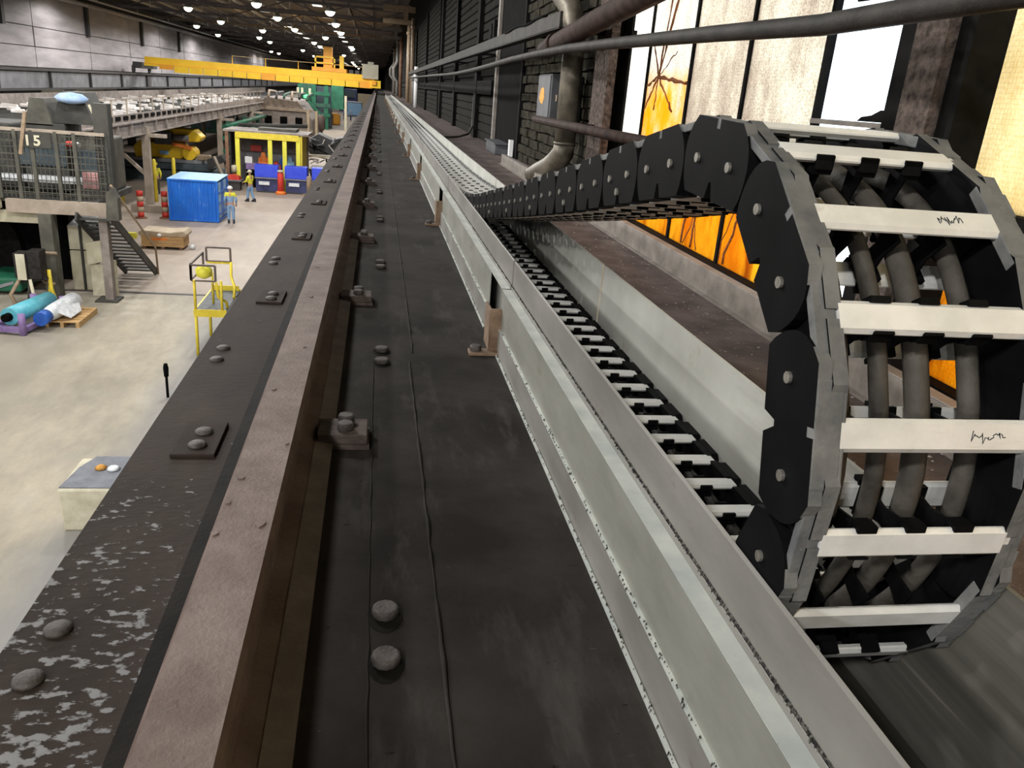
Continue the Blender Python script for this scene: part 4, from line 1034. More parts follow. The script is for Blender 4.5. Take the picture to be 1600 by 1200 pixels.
put('tan_pole', MB().bar((-9.95, 26.0, -1.5), (-10.2, 26.0, -2.7), .09), 'tanP', pf)
put('number_plate', MB().box(-10.2, -9.35, 26.0, 26.03, -2.5, -2.05), 'olive_dark', pf)
for ch_, x in (('1', -9.98), ('5', -9.72)):
    cu = bpy.data.curves.new('lettering', 'FONT'); cu.body = ch_; cu.size = .40; cu.extrude = .004; cu.offset = .012; cu.align_x = 'CENTER'
    tmp = bpy.data.objects.new('lettering', cu); me_ = bpy.data.meshes.new_from_object(tmp); bpy.data.objects.remove(tmp)
    me_.materials.clear(); me_.materials.append(MT['cream']); o = bpy.data.objects.new('lettering', me_); COL.objects.link(o); o.parent = pf
    po = org(pf); o.location = (x - po[0], 25.99 - po[1], -2.43 - po[2]); o.rotation_euler = (PI / 2, 0, 0)
    o['label'] = 'pale painted digit on the dark plate'
o = put('blue_bundle', MB().lathe([(.05, -.26), (.32, -.16), (.40, .05), (.26, .24), (.05, .30)], (-9.3, 27.9, -1.05), 12), 'sky_blue', loc=(-9.3, 27.9, -1.3)); o.scale = (1.25, .8, .62)
tag(o, 'light blue cloth bundle lying on top of the dark machine hood', 'bundle')
# dark machine under the platform
t = T('press_machine', 'black machine standing in the shade under the platform', 'machine', (-11.5, 29, FLOOR))
put('machine_body', MB().box(-16, -10.0, 28.5, 32, FLOOR, -4.5), 'black', t, bevel=.05)
put('round_guard', MB().prism([(-12.9 + 1.5 * math.cos(j * PI / 12), -6.0 + 1.5 * math.sin(j * PI / 12)) for j in range(24)], 28.2, 28.45), 'dark', t)
put('green_cover', MB().box(-11.9, -10.75, 26.2, 27.8, -6.9, -6.45), 'green', t, bevel=.08); put('drip_rail', MB().bar((-12, 26.1, -6.95), (-10.55, 26.3, -6.45), .09), 'steel_grey', t)
# cream enclosure with slanted front
t = T('cream_enclosure', 'cream panelled enclosure with slanted front behind the platform column', 'enclosure', (-9, 28, FLOOR))
for (x0, x1) in ((-9.62, -9.27), (-9.21, -8.86)):
    for (z0, z1) in ((FLOOR, -5.75), (-5.7, -4.95)): put('front_panel', MB().box(x0, x1, 27.3, 27.4, z0, z1), 'cream', t)
for (p0, p1) in (((-8.80, FLOOR), (-8.40, -6.0)), ((-8.36, FLOOR), (-8.05, -5.85))):
    put('side_panel', MB().box(p0[0], p1[0], 26.55, 26.65, p0[1], p1[1]), 'concrete', t)
put('slant_panel', MB().prism([(-8.84, -6.0), (-8.10, -5.8), (-8.42, -5.22), (-8.84, -5.3)], 26.45, 26.53), 'cream', t)
put('roof_panel', MB().add([(-9.62, 27.3, -4.95), (-8.85, 27.3, -4.95), (-8.6, 28.4, -4.45), (-9.3, 28.4, -4.45), (-9.62, 27.34, -4.99), (-8.85, 27.34, -4.99), (-8.6, 28.44, -4.49), (-9.3, 28.44, -4.49)], [(0, 1, 2, 3), (7, 6, 5, 4), (0, 4, 5, 1), (1, 5, 6, 2), (2, 6, 7, 3), (3, 7, 4, 0)]), 'wrap', t)
put('upper_panel', MB().box(-8.95, -8.35, 28.1, 28.2, -4.9, -4.4), 'wrap', t)
for x in (-9.24, -8.83, -8.34): put('frame_bar', MB().box(x - .03, x + .03, 27.2, 27.3, FLOOR, -4.9 if x < -8.5 else -5.8), 'olive_dark', t)
# stair
st = T('steel_stair', 'dark open-tread steel stair descending from the platform', 'stair', (-8.3, 29.6, FLOOR))
A0, A1 = Vector((-8.75, 25.6, -4.35)), Vector((-8.72, 29.9, FLOOR + .05)); B0, B1 = Vector((-7.75, 25.6, -4.35)), Vector((-7.72, 29.9, FLOOR + .05))
put('stringer', MB().bar(A0, A1, .06, .26), 'olive_dark', st); put('stringer', MB().bar(B0, B1, .06, .26), 'olive_dark', st)
for k in range(15):
    f = (k + .6) / 15.2; p = A0.lerp(A1, f); q = B0.lerp(B1, f)
    put('tread', MB().box(p.x + .03, q.x - .03, p.y - .05, p.y + .17, p.z - .03, p.z + .015), 'olive_dark', st)
put('landing_post', MB().prism([(-7.85, -4.4), (-7.5, -4.4), (-7.5, -3.75), (-7.62, -3.45), (-7.8, -3.6)], 25.4, 25.7), 'olive', st)
put('stair_rail', MB().tube([(-7.7, 25.6, -3.4), (-7.66, 29.8, -6.05), (-7.66, 29.9, FLOOR)], .035, 6), 'tanP', st)

# control desk and hoops
t = T('control_desk', 'grey and yellow control desk on splayed yellow legs', 'desk', (-10.1, 25, FLOOR))
put('cabinet', MB().box(-9.98, -9.62, 24.9, 25.4, -6.15, -5.32), 'pipe_grey', t, bevel=.02)
put('front_panel', MB().box(-10.32, -9.98, 24.85, 25.3, -6.12, -5.38), 'pipe_grey', t, bevel=.02); put('yellow_plate', MB().box(-10.24, -10.0, 24.82, 24.85, -6.16, -5.40), 'cream', t)
put('leg', MB().tube([(-10.22, 24.9, -6.15), (-10.48, 24.8, -6.6), (-10.30, 24.7, FLOOR)], .055, 8), 'tanP', t); put('leg', MB().tube([(-9.95, 24.9, -6.15), (-9.82, 24.8, FLOOR)], .05, 8), 'cream', t)
put('leg', MB().tube([(-10.1, 25.3, -6.15), (-10.25, 25.4, FLOOR)], .05, 8), 'olive', t); put('brace', MB().bar((-10.3, 25, -6.25), (-9.5, 25, -6.1), .10), 'pipe_grey', t)
t = T('guard_hoop', 'tan tubular guard hoop beside the control desk', 'guard rail', (-9.7, 25.4, FLOOR))
put('hoop', MB().tube([(-9.82, 25.5, -6.35), (-9.85, 25.5, -5.55), (-9.75, 25.5, -5.47), (-9.35, 25.5, -5.47)], .045, 8), 'tanP', t)
put('lower_bar', MB().tube([(-9.82, 25.5, -6.35), (-9.5, 25.5, -6.42)], .045, 8), 'tanP', t)
put('yellow_leg', MB().tube([(-9.60, 25.4, -5.95), (-9.55, 25.3, -6.5), (-9.42, 25.3, FLOOR)], .06, 8), 'yellow', t); put('leg', MB().tube([(-9.65, 25.5, -6.4), (-9.72, 25.5, FLOOR)], .045, 8), 'yellow', t)

# cyan roll in its lilac cradle, white wrapped roll on a pallet
t = T('roll_cradle', 'lilac painted steel cradle holding the cyan roll', 'cradle', (-9.5, 23.3, FLOOR))
def PR(u, v, z): # along-roll u, across v
    d = Vector((.34, 1.94, 0)).normalized(); n_ = Vector((d.y, -d.x, 0)); p = Vector((-9.42, 23.2, 0)) + d * u + n_ * v
    return (p.x, p.y, z)
for u in (-1.0, 1.0):
    for v in (-.42, .42): put('cradle_post', MB().tube([PR(u, v, FLOOR), PR(u, v, -6.42)], .095, 8), 'purple', t)
    put('cross_beam', MB().bar(PR(u, -.42, -6.86), PR(u, .42, -6.86), .14), 'purple', t)
for v in (-.42, .42): put('side_beam', MB().bar(PR(-1.0, v, -6.86), PR(1.0, v, -6.86), .13), 'purple', t)
r = T('cyan_roll', 'cyan wrapped roll lying in the lilac cradle', 'roll', PR(0, 0, -6.79))
put('roll_body', MB().tube([PR(-.85, 0, -6.56), PR(1.05, 0, -6.56)], .235, 18), 'cyan', r); put('roll_core', MB().tube([PR(-1.05, 0, -6.56), PR(-.85, 0, -6.56)], .11, 12), 'black', r)
put('end_cap', MB().tube([PR(1.05, 0, -6.56), PR(1.15, 0, -6.56)], .18, 14), 'blue_pale', r)
t = T('timber_pallet', 'small timber pallet under the white wrapped roll', 'pallet', (-8.5, 23.7, FLOOR))
for k in range(6): put('deck_board', MB().box(-8.95, -8.05, 22.95 + .27 * k, 23.15 + .27 * k, -6.86, -6.83), 'wood', t)
for x in (-8.93, -8.55, -8.15): put('bearer', MB().box(x, x + .09, 22.95, 24.5, FLOOR, -6.86), 'wood', t)
r = T('wrapped_roll', 'white plastic-wrapped roll with a royal blue end cap on the pallet', 'roll', (-8.62, 23.4, -6.83))
put('roll_body', MB().tube([(-8.80, 22.75, -6.62), (-8.75, 23.2, -6.61), (-8.68, 23.7, -6.60), (-8.6, 24.3, -6.58)], [.17, .22, .235, .25], 14), 'wrap', r)
put('blue_cap', MB().tube([(-8.83, 22.42, -6.63), (-8.80, 22.75, -6.62)], .19, 14), 'bluecap', r)
fv = [(-8.55, 22.9, -6.55), (-8.3, 23.1, -6.75), (-8.25, 23.8, -6.72), (-8.45, 24.2, -6.5), (-8.62, 23.5, -6.36)]
put('loose_wrap', MB().add(fv + [(a, b, c - .02) for a, b, c in fv], [(0, 1, 4), (1, 2, 4), (2, 3, 4), (5, 9, 6), (6, 9, 7), (7, 9, 8), (0, 5, 6, 1), (1, 6, 7, 2), (2, 7, 8, 3)]), 'wrap', r)

# crate
t = T('timber_crate', 'long timber crate with a sagging tan cover on the hall floor', 'crate', (-8.5, 34.8, FLOOR))
for k in range(3): put('side_plank', MB().box(-9.35, -7.72, 34.30, 34.34, -6.9 + .15 * k, -6.76 + .15 * k), 'wood', t)
put('end_board', MB().box(-7.76, -7.72, 34.34, 35.3, -6.9, -6.46), 'wood', t); put('end_board', MB().box(-9.35, -9.31, 34.34, 35.3, -6.9, -6.46), 'wood', t); put('back_board', MB().box(-9.31, -7.76, 35.26, 35.3, -6.9, -6.46), 'wood', t)
for x in (-9.3, -8.6, -7.9): put('skid', MB().box(x, x + .12, 34.3, 35.3, FLOOR, -6.9), 'brownpost', t)
put('cover', MB().prism([(-9.42, -6.46), (-7.62, -6.46), (-7.58, -6.36), (-7.7, -6.22), (-8.2, -6.30), (-8.8, -6.27), (-9.3, -6.24), (-9.44, -6.33)], 34.24, 35.36), 'tarp', t, bevel=.03)
put('red_stencil', MB().box(-8.95, -8.35, 34.292, 34.30, -6.63, -6.55), 'orangeC', t, label='faded orange-red stencil stripe')
put('tie_knot', MB().lathe([(.05, -.06), (.09, 0), (.05, .06)], (-8.62, 34.2, -6.42), 10), 'white', t)
o = put('wrap_scrap', MB().lathe([(.02, -.02), (.13, .02), (.08, .14), (.02, .17)], (-7.45, 34.6, -6.98), 9), 'wrap', loc=(-7.45, 34.6, FLOOR)); tag(o, 'white scrap of wrapping on the floor right of the crate', 'scrap')
o = put('yellow_lamp_box', MB().cbox((-9.62, 34.1, -6.45), (.32, .2, .22)).box(-9.65, -9.59, 34.07, 34.13, FLOOR, -6.56), 'lemon', loc=(-9.62, 34.1, FLOOR)); tag(o, 'pale yellow box on a post at the left end of the crate', 'box')

# blue container with ribbed sides
t = T('blue_container', 'bright blue ribbed steel container with a pale blue lid', 'container', (-8.6, 42.6, FLOOR))
pts = []
n = 26
for i in range(n):
    x = -9.84 + 2.24 * i / n; pts += [(x, 41.3 + (.03 if i % 2 else 0)), (x + 2.24 / n - .02, 41.3 + (.03 if i % 2 else 0))]
pts += [(-7.6, 41.36), (-9.84, 41.36)]
put('front_sheet', MB().prism(pts, -6.85, -5.06, 'z'), 'blue', t)
put('left_sheet', MB().box(-9.84, -9.78, 41.36, 44.2, -6.85, -5.06), 'blue', t); put('back_sheet', MB().box(-9.84, -7.6, 44.14, 44.2, -6.85, -5.06), 'blue', t)
put('lid', MB().prism([(41.28, -5.02), (44.25, -5.02), (44.25, -4.96), (41.28, -4.98)], -9.88, -7.56, 'x'), 'blue_pale', t)
put('top_frame', MB().box(-9.88, -7.56, 41.26, 41.34, -5.06, -5.0), 'blue', t); put('bottom_frame', MB().box(-9.88, -7.56, 41.26, 44.2, FLOOR + .03, -6.85), 'blue', t)
for x in (-9.86, -7.66): put('corner_post', MB().box(x, x + .1, 41.24, 41.36, FLOOR + .03, -5.0), 'blue', t)
for k in range(4):
    put('door_panel', MB().box(-7.60, -7.56, 41.42 + .7 * k, 42.04 + .7 * k, -6.8, -5.1), 'blue_pale' if k % 2 == 0 else 'blue', t)
for z in (-6.6, -6.1, -5.6): put('lock_rail', MB().box(-7.56, -7.52, 41.36, 44.2, z, z + .06), 'blue', t)

# yellow shelter and its contents
t = T('yellow_shelter', 'open-fronted shelter with lemon yellow posts and a dusty roof', 'shelter', (-7, 56, FLOOR))
put('roof', MB().box(-9.6, -4.35, 54.9, 58.3, -3.5, -3.38), 'gallery', t); put('roof_fascia', MB().box(-8.85, -4.95, 54.85, 54.95, -3.85, -3.48), 'yellow', t)
put('back_wall', MB().box(-9.5, -4.6, 58.2, 58.3, FLOOR, -3.5), 'gallery', t); put('back_shelf', MB().box(-9.3, -4.9, 57.8, 58.2, FLOOR, -4.9), 'steel_grey', t)
put('right_wall', MB().box(-4.85, -4.75, 54.95, 58.2, FLOOR, -3.5), 'yellow', t); put('left_wall', MB().box(-9.5, -9.4, 56.5, 58.2, FLOOR, -3.5), 'joint', t)
for x in (-8.75, -6.75, -5.85, -5.0): put('post', MB().box(x - .13, x + .13, 54.9, 55.12, FLOOR, -3.55), 'lemon', t)
put('corner_post', MB().box(-9.5, -9.3, 54.95, 55.15, FLOOR, -3.5), 'brownpost', t)
put('roof_pipe', MB().tube([(-9, 57.5, -3.2), (-4.6, 57.5, -3.0)], .12, 8), 'olive_dark', t); put('roof_sheet', MB().box(-7.6, -5.2, 56, 58, -3.38, -3.2), 'olive', t)
lbl = ['dark navy and blue storage bin left of the red bollard', 'dark navy and blue storage bin right of the red bollard', 'dark navy and blue storage bin half hidden by the girder']
for i, (x0, x1) in enumerate(((-7.55, -6.12), (-5.72, -4.35), (-4.05, -3.25))):
    b = T('storage_bin', lbl[i], 'bin', ((x0 + x1) / 2, 53.9, FLOOR), 'blue storage bins before the shelter')
    put('body', MB().box(x0 + .05, x1 - .05, 53.6, 54.3, FLOOR + .1, -6.12), 'navy', b); put('upper_panel', MB().box(x0, x1, 53.5, 54.4, -6.05, -5.3), 'blue_bin', b, bevel=.03)
    put('shelf', MB().box(x0, x1, 53.4, 54.4, -6.12, -6.05), 'steel_grey', b); put('skid', MB().box(x0 + .1, x1 - .1, 53.6, 54.2, FLOOR, FLOOR + .1), 'joint', b)
    put('white_tray', MB().box(x0 + .25, x0 + .9, 53.38, 53.6, -6.5, -6.3), 'wrap', b)
t = T('red_bollard', 'red bollard standing between two blue storage bins', 'bollard', (-5.95, 53.6, FLOOR))
put('shaft', MB().lathe([(.2, 0), (.19, 1.25), (.12, 1.36)], (-5.95, 53.3, FLOOR), 12), 'red', t); put('foot', MB().lathe([(.36, 0), (.30, .14), (.2, .2)], (-5.95, 53.3, FLOOR), 12), 'orangeC', t); put('cap', MB().lathe([(.2, 0), (.2, .08), (.1, .12)], (-5.95, 53.3, FLOOR + 1.36), 12), 'cream', t)
t = T('tan_bollard', 'tan bollard between the blue bins nearest the girder', 'bollard', (-4.2, 53.5, FLOOR))
put('shaft', MB().lathe([(.17, 0), (.17, 1.15), (.1, 1.22)], (-4.2, 53.3, FLOOR), 10), 'tanP', t); put('foot', MB().box(-4.6, -3.9, 53.0, 53.6, FLOOR, FLOOR + .08), 'tanP', t)
def coat(x, y, z0, z1, w, m, label, cat='clothing'):
    o = T('hanging_overall', label, cat, (x, y, z0)); h = z1 - z0
    put('torso', MB().prism([(x - w * .30, z0), (x + w * .30, z0), (x + w * .38, z0 + h * .75), (x + w * .2, z1), (x - w * .2, z1), (x - w * .38, z0 + h * .75)], y - .1, y + .1), m, o, bevel=.03)
    put('sleeve', MB().bar((x - w * .42, y, z0 + h * .82), (x - w * .52, y, z0 + h * .3), .15), m, o); put('sleeve', MB().bar((x + w * .42, y, z0 + h * .82), (x + w * .52, y, z0 + h * .3), .15), m, o)
coat(-7.35, 56.3, -6.6, -4.75, .55, 'orangeC', 'bright orange overall hanging inside the yellow shelter'); coat(-6.55, 56.3, -6.4, -5.3, .5, 'red', 'red jacket hanging between the yellow posts')
coat(-5.65, 56.3, -6.6, -4.95, .45, 'blue_pale', 'pale blue overall hanging behind the third yellow post'); coat(-6.15, 56.9, -6.4, -4.9, .4, 'bluecap', 'dark blue overall hanging in the middle of the shelter')
o = put('red_sign', MB().box(-8.35, -7.65, 57.72, 57.79, -4.85, -4.45), 'red', loc=(-8, 57.75, -4.8)); tag(o, 'red notice board on the back of the shelter', 'sign')
t = T('shelf_goods', 'stack of a white and a purple box above a black crate in the shelter', 'boxes', (-8.1, 56, FLOOR))
put('black_crate', MB().box(-8.4, -7.6, 55.8, 56.4, FLOOR, -5.85), 'black', t); put('purple_box', MB().box(-8.4, -7.6, 55.8, 56.3, -5.85, -5.45), 'purple', t); put('white_box', MB().box(-8.45, -8.0, 55.8, 56.2, -5.45, -5.05), 'white', t)
t = T('red_worktable', 'low dark worktable with red cloth beside the shelter post', 'table', (-9, 54, FLOOR))
put('table_top', MB().box(-9.5, -8.4, 53.6, 54.6, -6.42, -6.34), 'steel_grey', t); put('body', MB().box(-9.4, -8.5, 53.7, 54.5, FLOOR, -6.42), 'joint', t); put('red_cloth', MB().prism([(-9.4, -6.34), (-8.5, -6.34), (-8.55, -6.15), (-8.9, -6.02), (-9.3, -6.12)], 53.7, 54.4), 'red', t); put('white_can', MB().lathe([(.17, 0), (.17, .4), (.1, .45)], (-9.0, 54.9, -6.0), 10), 'cream', t)

# yellow machine on its dark bed, under the gallery
t = T('yellow_machine', 'bulky yellow machine on a dark stepped bed under the gallery', 'machine', (-14, 58, FLOOR))
put('bed_plate', MB().box(-17.2, -10.4, 56.5, 60, FLOOR, -6.35), 'darkteal', t); put('bed_step', MB().box(-17.2, -10.9, 56.9, 60, -6.3, -5.9), 'darkteal', t, bevel=.04); put('bed_top', MB().box(-17.0, -11.4, 57.2, 60, -5.87, -5.65), 'steel_grey', t)
put('lower_body', MB().prism([(-15.6, -5.65), (-12.7, -5.65), (-12.4, -5.1), (-12.6, -4.75), (-15.3, -4.6), (-15.7, -5.0)], 57.4, 59), 'mach_yellow', t, bevel=.08)
put('side_drum', MB().prism([(-12.2 + .42 * math.cos(j * PI / 8), -5.25 + .42 * math.sin(j * PI / 8)) for j in range(16)], 57.2, 58.6), 'mach_yellow', t)
put('upper_guard', MB().prism([(-13.6, -4.6), (-11.6, -4.5), (-11.4, -4.2), (-11.9, -3.72), (-13.4, -3.74)], 57.6, 59), 'mach_yellow', t, bevel=.08); put('upper_body', MB().box(-15.2, -13.4, 58, 59.4, -4.6, -3.75), 'mach_yellow', t, bevel=.06)
put('grey_box', MB().box(-14.3, -13.2, 57.1, 57.6, -4.75, -3.95), 'box_grey', t, bevel=.03); put('motor', MB().tube([(-13.1, 57.3, -4.3), (-12.2, 57.3, -4.28)], .2, 12), 'steel_grey', t); put('orange_arm', MB().bar((-13.2, 57.2, -4.68), (-12.0, 57.2, -4.9), .2), 'orangeC', t)
put('blue_plate', MB().box(-14.05, -13.5, 57.35, 57.4, -5.4, -5.15), 'blue_pale', t); put('brass_end', MB().box(-11.7, -10.9, 57.3, 58, -5.65, -5.3), 'tanP', t, bevel=.08)
put('dark_chute', MB().prism([(-11.0, -6.1), (-9.9, -5.6), (-10.1, -5.2), (-11.0, -5.5)], 56.8, 58.4), 'joint', t); put('leaning_strut', MB().bar((-10.3, 55.5, -5.2), (-9.0, 53, FLOOR), .16), 'tan_beam', t)
# barrier posts and bench rail
for i, (x, y) in enumerate(((-11.25, 41.6), (-10.2, 41.9))):
    b = T('barrier_post', 'red and cream banded barrier post ' + ('farther left of the blue container' if i == 0 else 'close beside the blue container'), 'post', (x, y, FLOOR), 'barrier posts by the container')
    for k in range(5): put('band', MB().lathe([(.15, 0), (.15, .24)], (x, y, FLOOR + .06 + .25 * k), 10), 'red' if k % 2 == 0 else 'tarp', b)
    put('foot', MB().lathe([(.3, 0), (.25, .06)], (x, y, FLOOR), 10), 'brownpost', b)
o = put('floor_beam', MB().box(-12.2, -10.1, 43.4, 43.7, FLOOR, -6.65), 'tan_beam', loc=(-11.2, 43.5, FLOOR)); tag(o, 'low dusty beam on the floor left of the blue container', 'beam')
for i, (x, y) in enumerate(((-13.3, 46), (-11.9, 47.2), (-11.2, 48.5))):
    o = put('yellow_post', MB().lathe([(.10, 0), (.10, 2.2), (.05, 2.28)], (x, y, FLOOR), 10), 'yellow', loc=(x, y, FLOOR))
    tag(o, ['leftmost slim yellow post beyond the platform column', 'slim yellow post just beside the gallery column', 'slim yellow post nearest the blue container'][i], 'post', 'slim yellow posts under the gallery')

# yellow access steps near the girder
t = T('access_steps', 'yellow wheeled access platform with dark deck and brown hand frames', 'platform', (-4.2, 22, FLOOR))
put('deck', MB().box(-4.52, -3.76, 20.85, 23.1, -5.84, -5.80), 'deck', t); put('deck_edge', MB().box(-4.54, -3.74, 20.80, 20.85, -5.95, -5.76), 'yellow', t); put('deck_edge', MB().box(-4.56, -4.52, 20.85, 23.1, -5.92, -5.80), 'yellow', t); put('deck_edge', MB().box(-4.54, -3.74, 23.1, 23.15, -5.92, -5.76), 'yellow', t)
for (x, y) in ((-4.5, 20.85), (-3.8, 20.85), (-4.5, 22.6), (-3.8, 23.05)): put('leg', MB().tube([(x, y, -5.9), (x, y - .02, FLOOR)], .04, 8), 'yellow', t)
for x in (-4.5, -3.85): put('upright', MB().tube([(x, 20.85, -5.0), (x, 20.85, -5.8)], .035, 8), 'yellow', t)
def frame(x0, x1, y0, y1, z0, z1):
    put('hand_frame', MB().bar((x0, y0, z0), (x1, y1, z0), .035).bar((x0, y0, z1), (x1, y1, z1), .045).bar((x0, y0, z0), (x0, y0, z1), .05).bar((x1, y1, z0), (x1, y1, z1), .05), 'brown_frame', t)
frame(-4.56, -3.98, 20.85, 20.85, -5.02, -4.62); frame(-4.57, -4.57, 20.85, 22.4, -5.0, -4.60); frame(-4.62, -3.98, 23.1, 23.1, -4.98, -4.60)
put('side_rail', MB().tube([(-3.97, 23.1, -5.0), (-3.95, 22.9, -5.35), (-3.80, 22.5, -5.55), (-3.78, 22.2, -5.8)], .038, 8), 'yellow', t); put('side_rail', MB().tube([(-3.98, 20.9, -5.05), (-3.95, 20.95, -5.45), (-3.80, 21.2, -5.65), (-3.78, 21.2, -5.8)], .038, 8), 'yellow', t)
put('cross_rail', MB().bar((-4.62, 23.1, -5.02), (-3.98, 23.1, -5.02), .05), 'yellow', t); put('foot_board', MB().box(-4.52, -3.78, 23.06, 23.1, -5.80, -5.66), 'yellow', t)
for z in (-6.2, -6.6): put('ladder_rung', MB().tube([(-4.15, 22.0, z), (-3.85, 22.0, z)], .025, 6), 'yellow', t)
put('inner_post', MB().tube([(-4.2, 21.6, -5.8), (-4.2, 21.6, -4.95)], .03, 8), 'yellow', t)
o = put('yellow_sack', MB().lathe([(.04, -.17), (.19, -.10), (.21, .06), (.12, .17), (.03, .19)], (-4.28, 21.0, -4.82), 12), 'lemon', loc=(-4.28, 21.0, -5.0)); tag(o, 'yellow sack hanging inside the brown hand frame of the access platform', 'sack')

# concrete block, black post
t = T('concrete_block', 'cream concrete block with a slate-grey top beside the girder foot', 'block', (-4.3, 12.5, FLOOR))
put('block_body', MB().prism([(-4.75, FLOOR), (-3.7, FLOOR), (-3.7, -6.27), (-4.78, -6.27)], 11.95, 13.1), 'concrete', t, bevel=.03); put('top_slab', MB().prism([(-4.77, 12.0), (-3.72, 11.98), (-3.72, 13.1), (-4.55, 13.12), (-4.7, 12.7)], -6.27, -6.25, 'z'), 'block_top', t)
o = put('orange_rag', MB().lathe([(.02, 0), (.10, .015), (.05, .06), (.01, .07)], (-4.35, 12.65, -6.25), 8), 'orange_rust', loc=(-4.35, 12.65, -6.25)); tag(o, 'small ochre rag lying on the slate-grey block top', 'rag')
o = put('white_rag', MB().lathe([(.02, 0), (.11, .012), (.07, .05), (.01, .06)], (-4.15, 12.62, -6.25), 8), 'wrap', loc=(-4.15, 12.62, -6.25)); tag(o, 'small white rag lying on the slate-grey block top', 'rag')
t = T('black_post', 'slim black post with a thicker head standing on the near floor', 'post', (-4.55, 17.8, FLOOR))
put('shaft', MB().lathe([(.03, 0), (.03, .55)], (-4.55, 17.8, FLOOR), 8), 'black', t); put('head', MB().lathe([(.05, 0), (.06, .2), (.04, .3)], (-4.55, 17.8, FLOOR + .5), 8), 'black', t)
o = put('white_sheet', MB().prism([(-4.45, 16.9), (-3.9, 17.0), (-3.9, 17.9), (-4.4, 17.7)], FLOOR, FLOOR + .03, 'z'), 'wrap', loc=(-4.2, 17.4, FLOOR)); tag(o, 'white sheet on the floor beside the black post', 'sheet')

# scrap skip and far goods
t = T('scrap_skip', 'dark skip heaped with jagged scrap metal next to the shelter', 'skip', (-3.6, 61, FLOOR))
put('skip_body', MB().prism([(-4.6, FLOOR + .2), (-2.2, FLOOR + .2), (-2.0, -6.0), (-4.75, -6.0)], 60, 63), 'joint', t); put('plank', MB().box(-5.0, -2.0, 59.7, 60.0, -5.15, -5.02), 'cream', t)
put('upper_tub', MB().prism([(-4.7, -5.0), (-2.7, -5.0), (-2.4, -3.75), (-3.2, -3.95), (-4.1, -3.6), (-4.9, -4.1)], 60.3, 62.5), 'joint', t)
rnd = random.Random(31)
for k in range(40):
    x = rnd.uniform(-4.7, -2.5); z = rnd.choice((rnd.uniform(-6.3, -5.2), rnd.uniform(-4.9, -3.9))); a = rnd.uniform(0, PI); s = rnd.uniform(.12, .42)
    put('scrap_piece', MB().bar((x - s * math.cos(a), 59.95 + rnd.uniform(-.2, .1), z - s * .6 * math.sin(a)), (x + s * math.cos(a), 59.95, z + s * .6 * math.sin(a)), .12, .05), rnd.choice(('scrap', 'steel_grey', 'black', 'ingot')), t)
put('leg', MB().box(-4.5, -4.3, 60.1, 60.3, FLOOR, FLOOR + .2).box(-2.6, -2.4, 60.1, 60.3, FLOOR, FLOOR + .2), 'joint', t)

ms = T('mill_stand', 'tall green mill stand far down the hall beneath the crane', 'machine', (-9, 131, FLOOR))
put('green_panel', MB().box(-6.9, -5.1, 130, 133, -4.0, -.4), 'green', ms); put('left_tower', MB().box(-11.6, -9.3, 131, 134, FLOOR, -.6), 'darkgreen', ms); put('mid_tower', MB().box(-9.2, -7.0, 132, 134, FLOOR, -.9), 'darkteal', ms)
for x in (-11.4, -9.4, -7.6): put('green_column', MB().box(x - .3, x + .3, 129, 129.6, FLOOR, -.8), 'green', ms)
for z in (-2.2, -3.8, -5.2): put('green_beam', MB().box(-11.6, -7.0, 128.9, 129.2, z, z + .5), 'green' if z != -3.8 else 'darkgreen', ms)
put('diagonal_brace', MB().bar((-11.2, 128.8, -2.0), (-8.5, 128.8, -4.8), .4), 'green', ms); put('green_signal', MB().lathe([(.3, 0), (.3, .5)], (-10.5, 128.3, -2.7), 8), 'greenlight', ms)
put('cream_post', MB().box(-4.95, -4.6, 129.5, 130, FLOOR, -2.0), 'cream', ms)
for x in (-11.8, -11.2, -10.1): put('white_plate', MB().box(x, x + .35, 128.5, 128.6, -2.1, -1.3), 'cream', ms)
t = T('green_rack', 'dark green pipework rack under the gallery behind the shelter', 'rack', (-11, 75, FLOOR))
for y in (66, 74, 82): put('post', MB().box(-11.3, -11.0, y, y + .3, FLOOR, -3.4), 'darkgreen', t)
for z in (-3.8, -4.6, -5.5): put('pipe_run', MB().tube([(-11.1, 64, z), (-11.0, 86, z)], .18, 8), 'green', t); 
put('panel', MB().box(-11.0, -10.9, 70, 79, -6.5, -4.9), 'darkgreen', t)
t = T('brown_furnace', 'dusty brown roller housing block beyond the shelter', 'machine', (-9.5, 90, FLOOR))
put('housing', MB().prism([(-11.6, FLOOR), (-6.6, FLOOR), (-6.6, -4.0), (-8.0, -2.2), (-11.2, -2.0), (-11.6, -3.2)], 88, 98), 'gallery', t, bevel=.1)
for x in (-10.9, -9.4, -7.9): put('black_opening', MB().box(x - .35, x + .35, 87.9, 88.05, -4.6, -3.8), 'black', t)
for z in (-3.2, -5.2): put('ledge', MB().box(-11.6, -6.5, 87.6, 88, z, z + .25), 'tan_beam', t)
for x in (-7.0, -6.2): put('tan_post', MB().box(x, x + .25, 86.6, 86.9, FLOOR, -3.0), 'tarp', t)
put('vessel_stand', MB().box(-6.7, -6.3, 99.8, 100.2, FLOOR, -5.6), 'joint', t)
for k in range(6): put('top_pipe', MB().tube([(-10.8 + .75 * k, 87.7, -2.0 - .1 * (k % 2)), (-10.8 + .75 * k, 88.4, -1.4 - .15 * (k % 3)), (-10.6 + .75 * k, 92, -1.5)], .12, 6), ('tan_beam', 'joint', 'darkgreen')[k % 3], t)
put('vessel', MB().lathe([(.3, 0), (.5, .4), (.5, 1.5), (.25, 1.8)], (-6.5, 100, -5.6), 12), 'brown_frame', t)
t = T('orange_tank', 'orange steel tank box on the far hall floor', 'tank', (-7.4, 146, FLOOR))
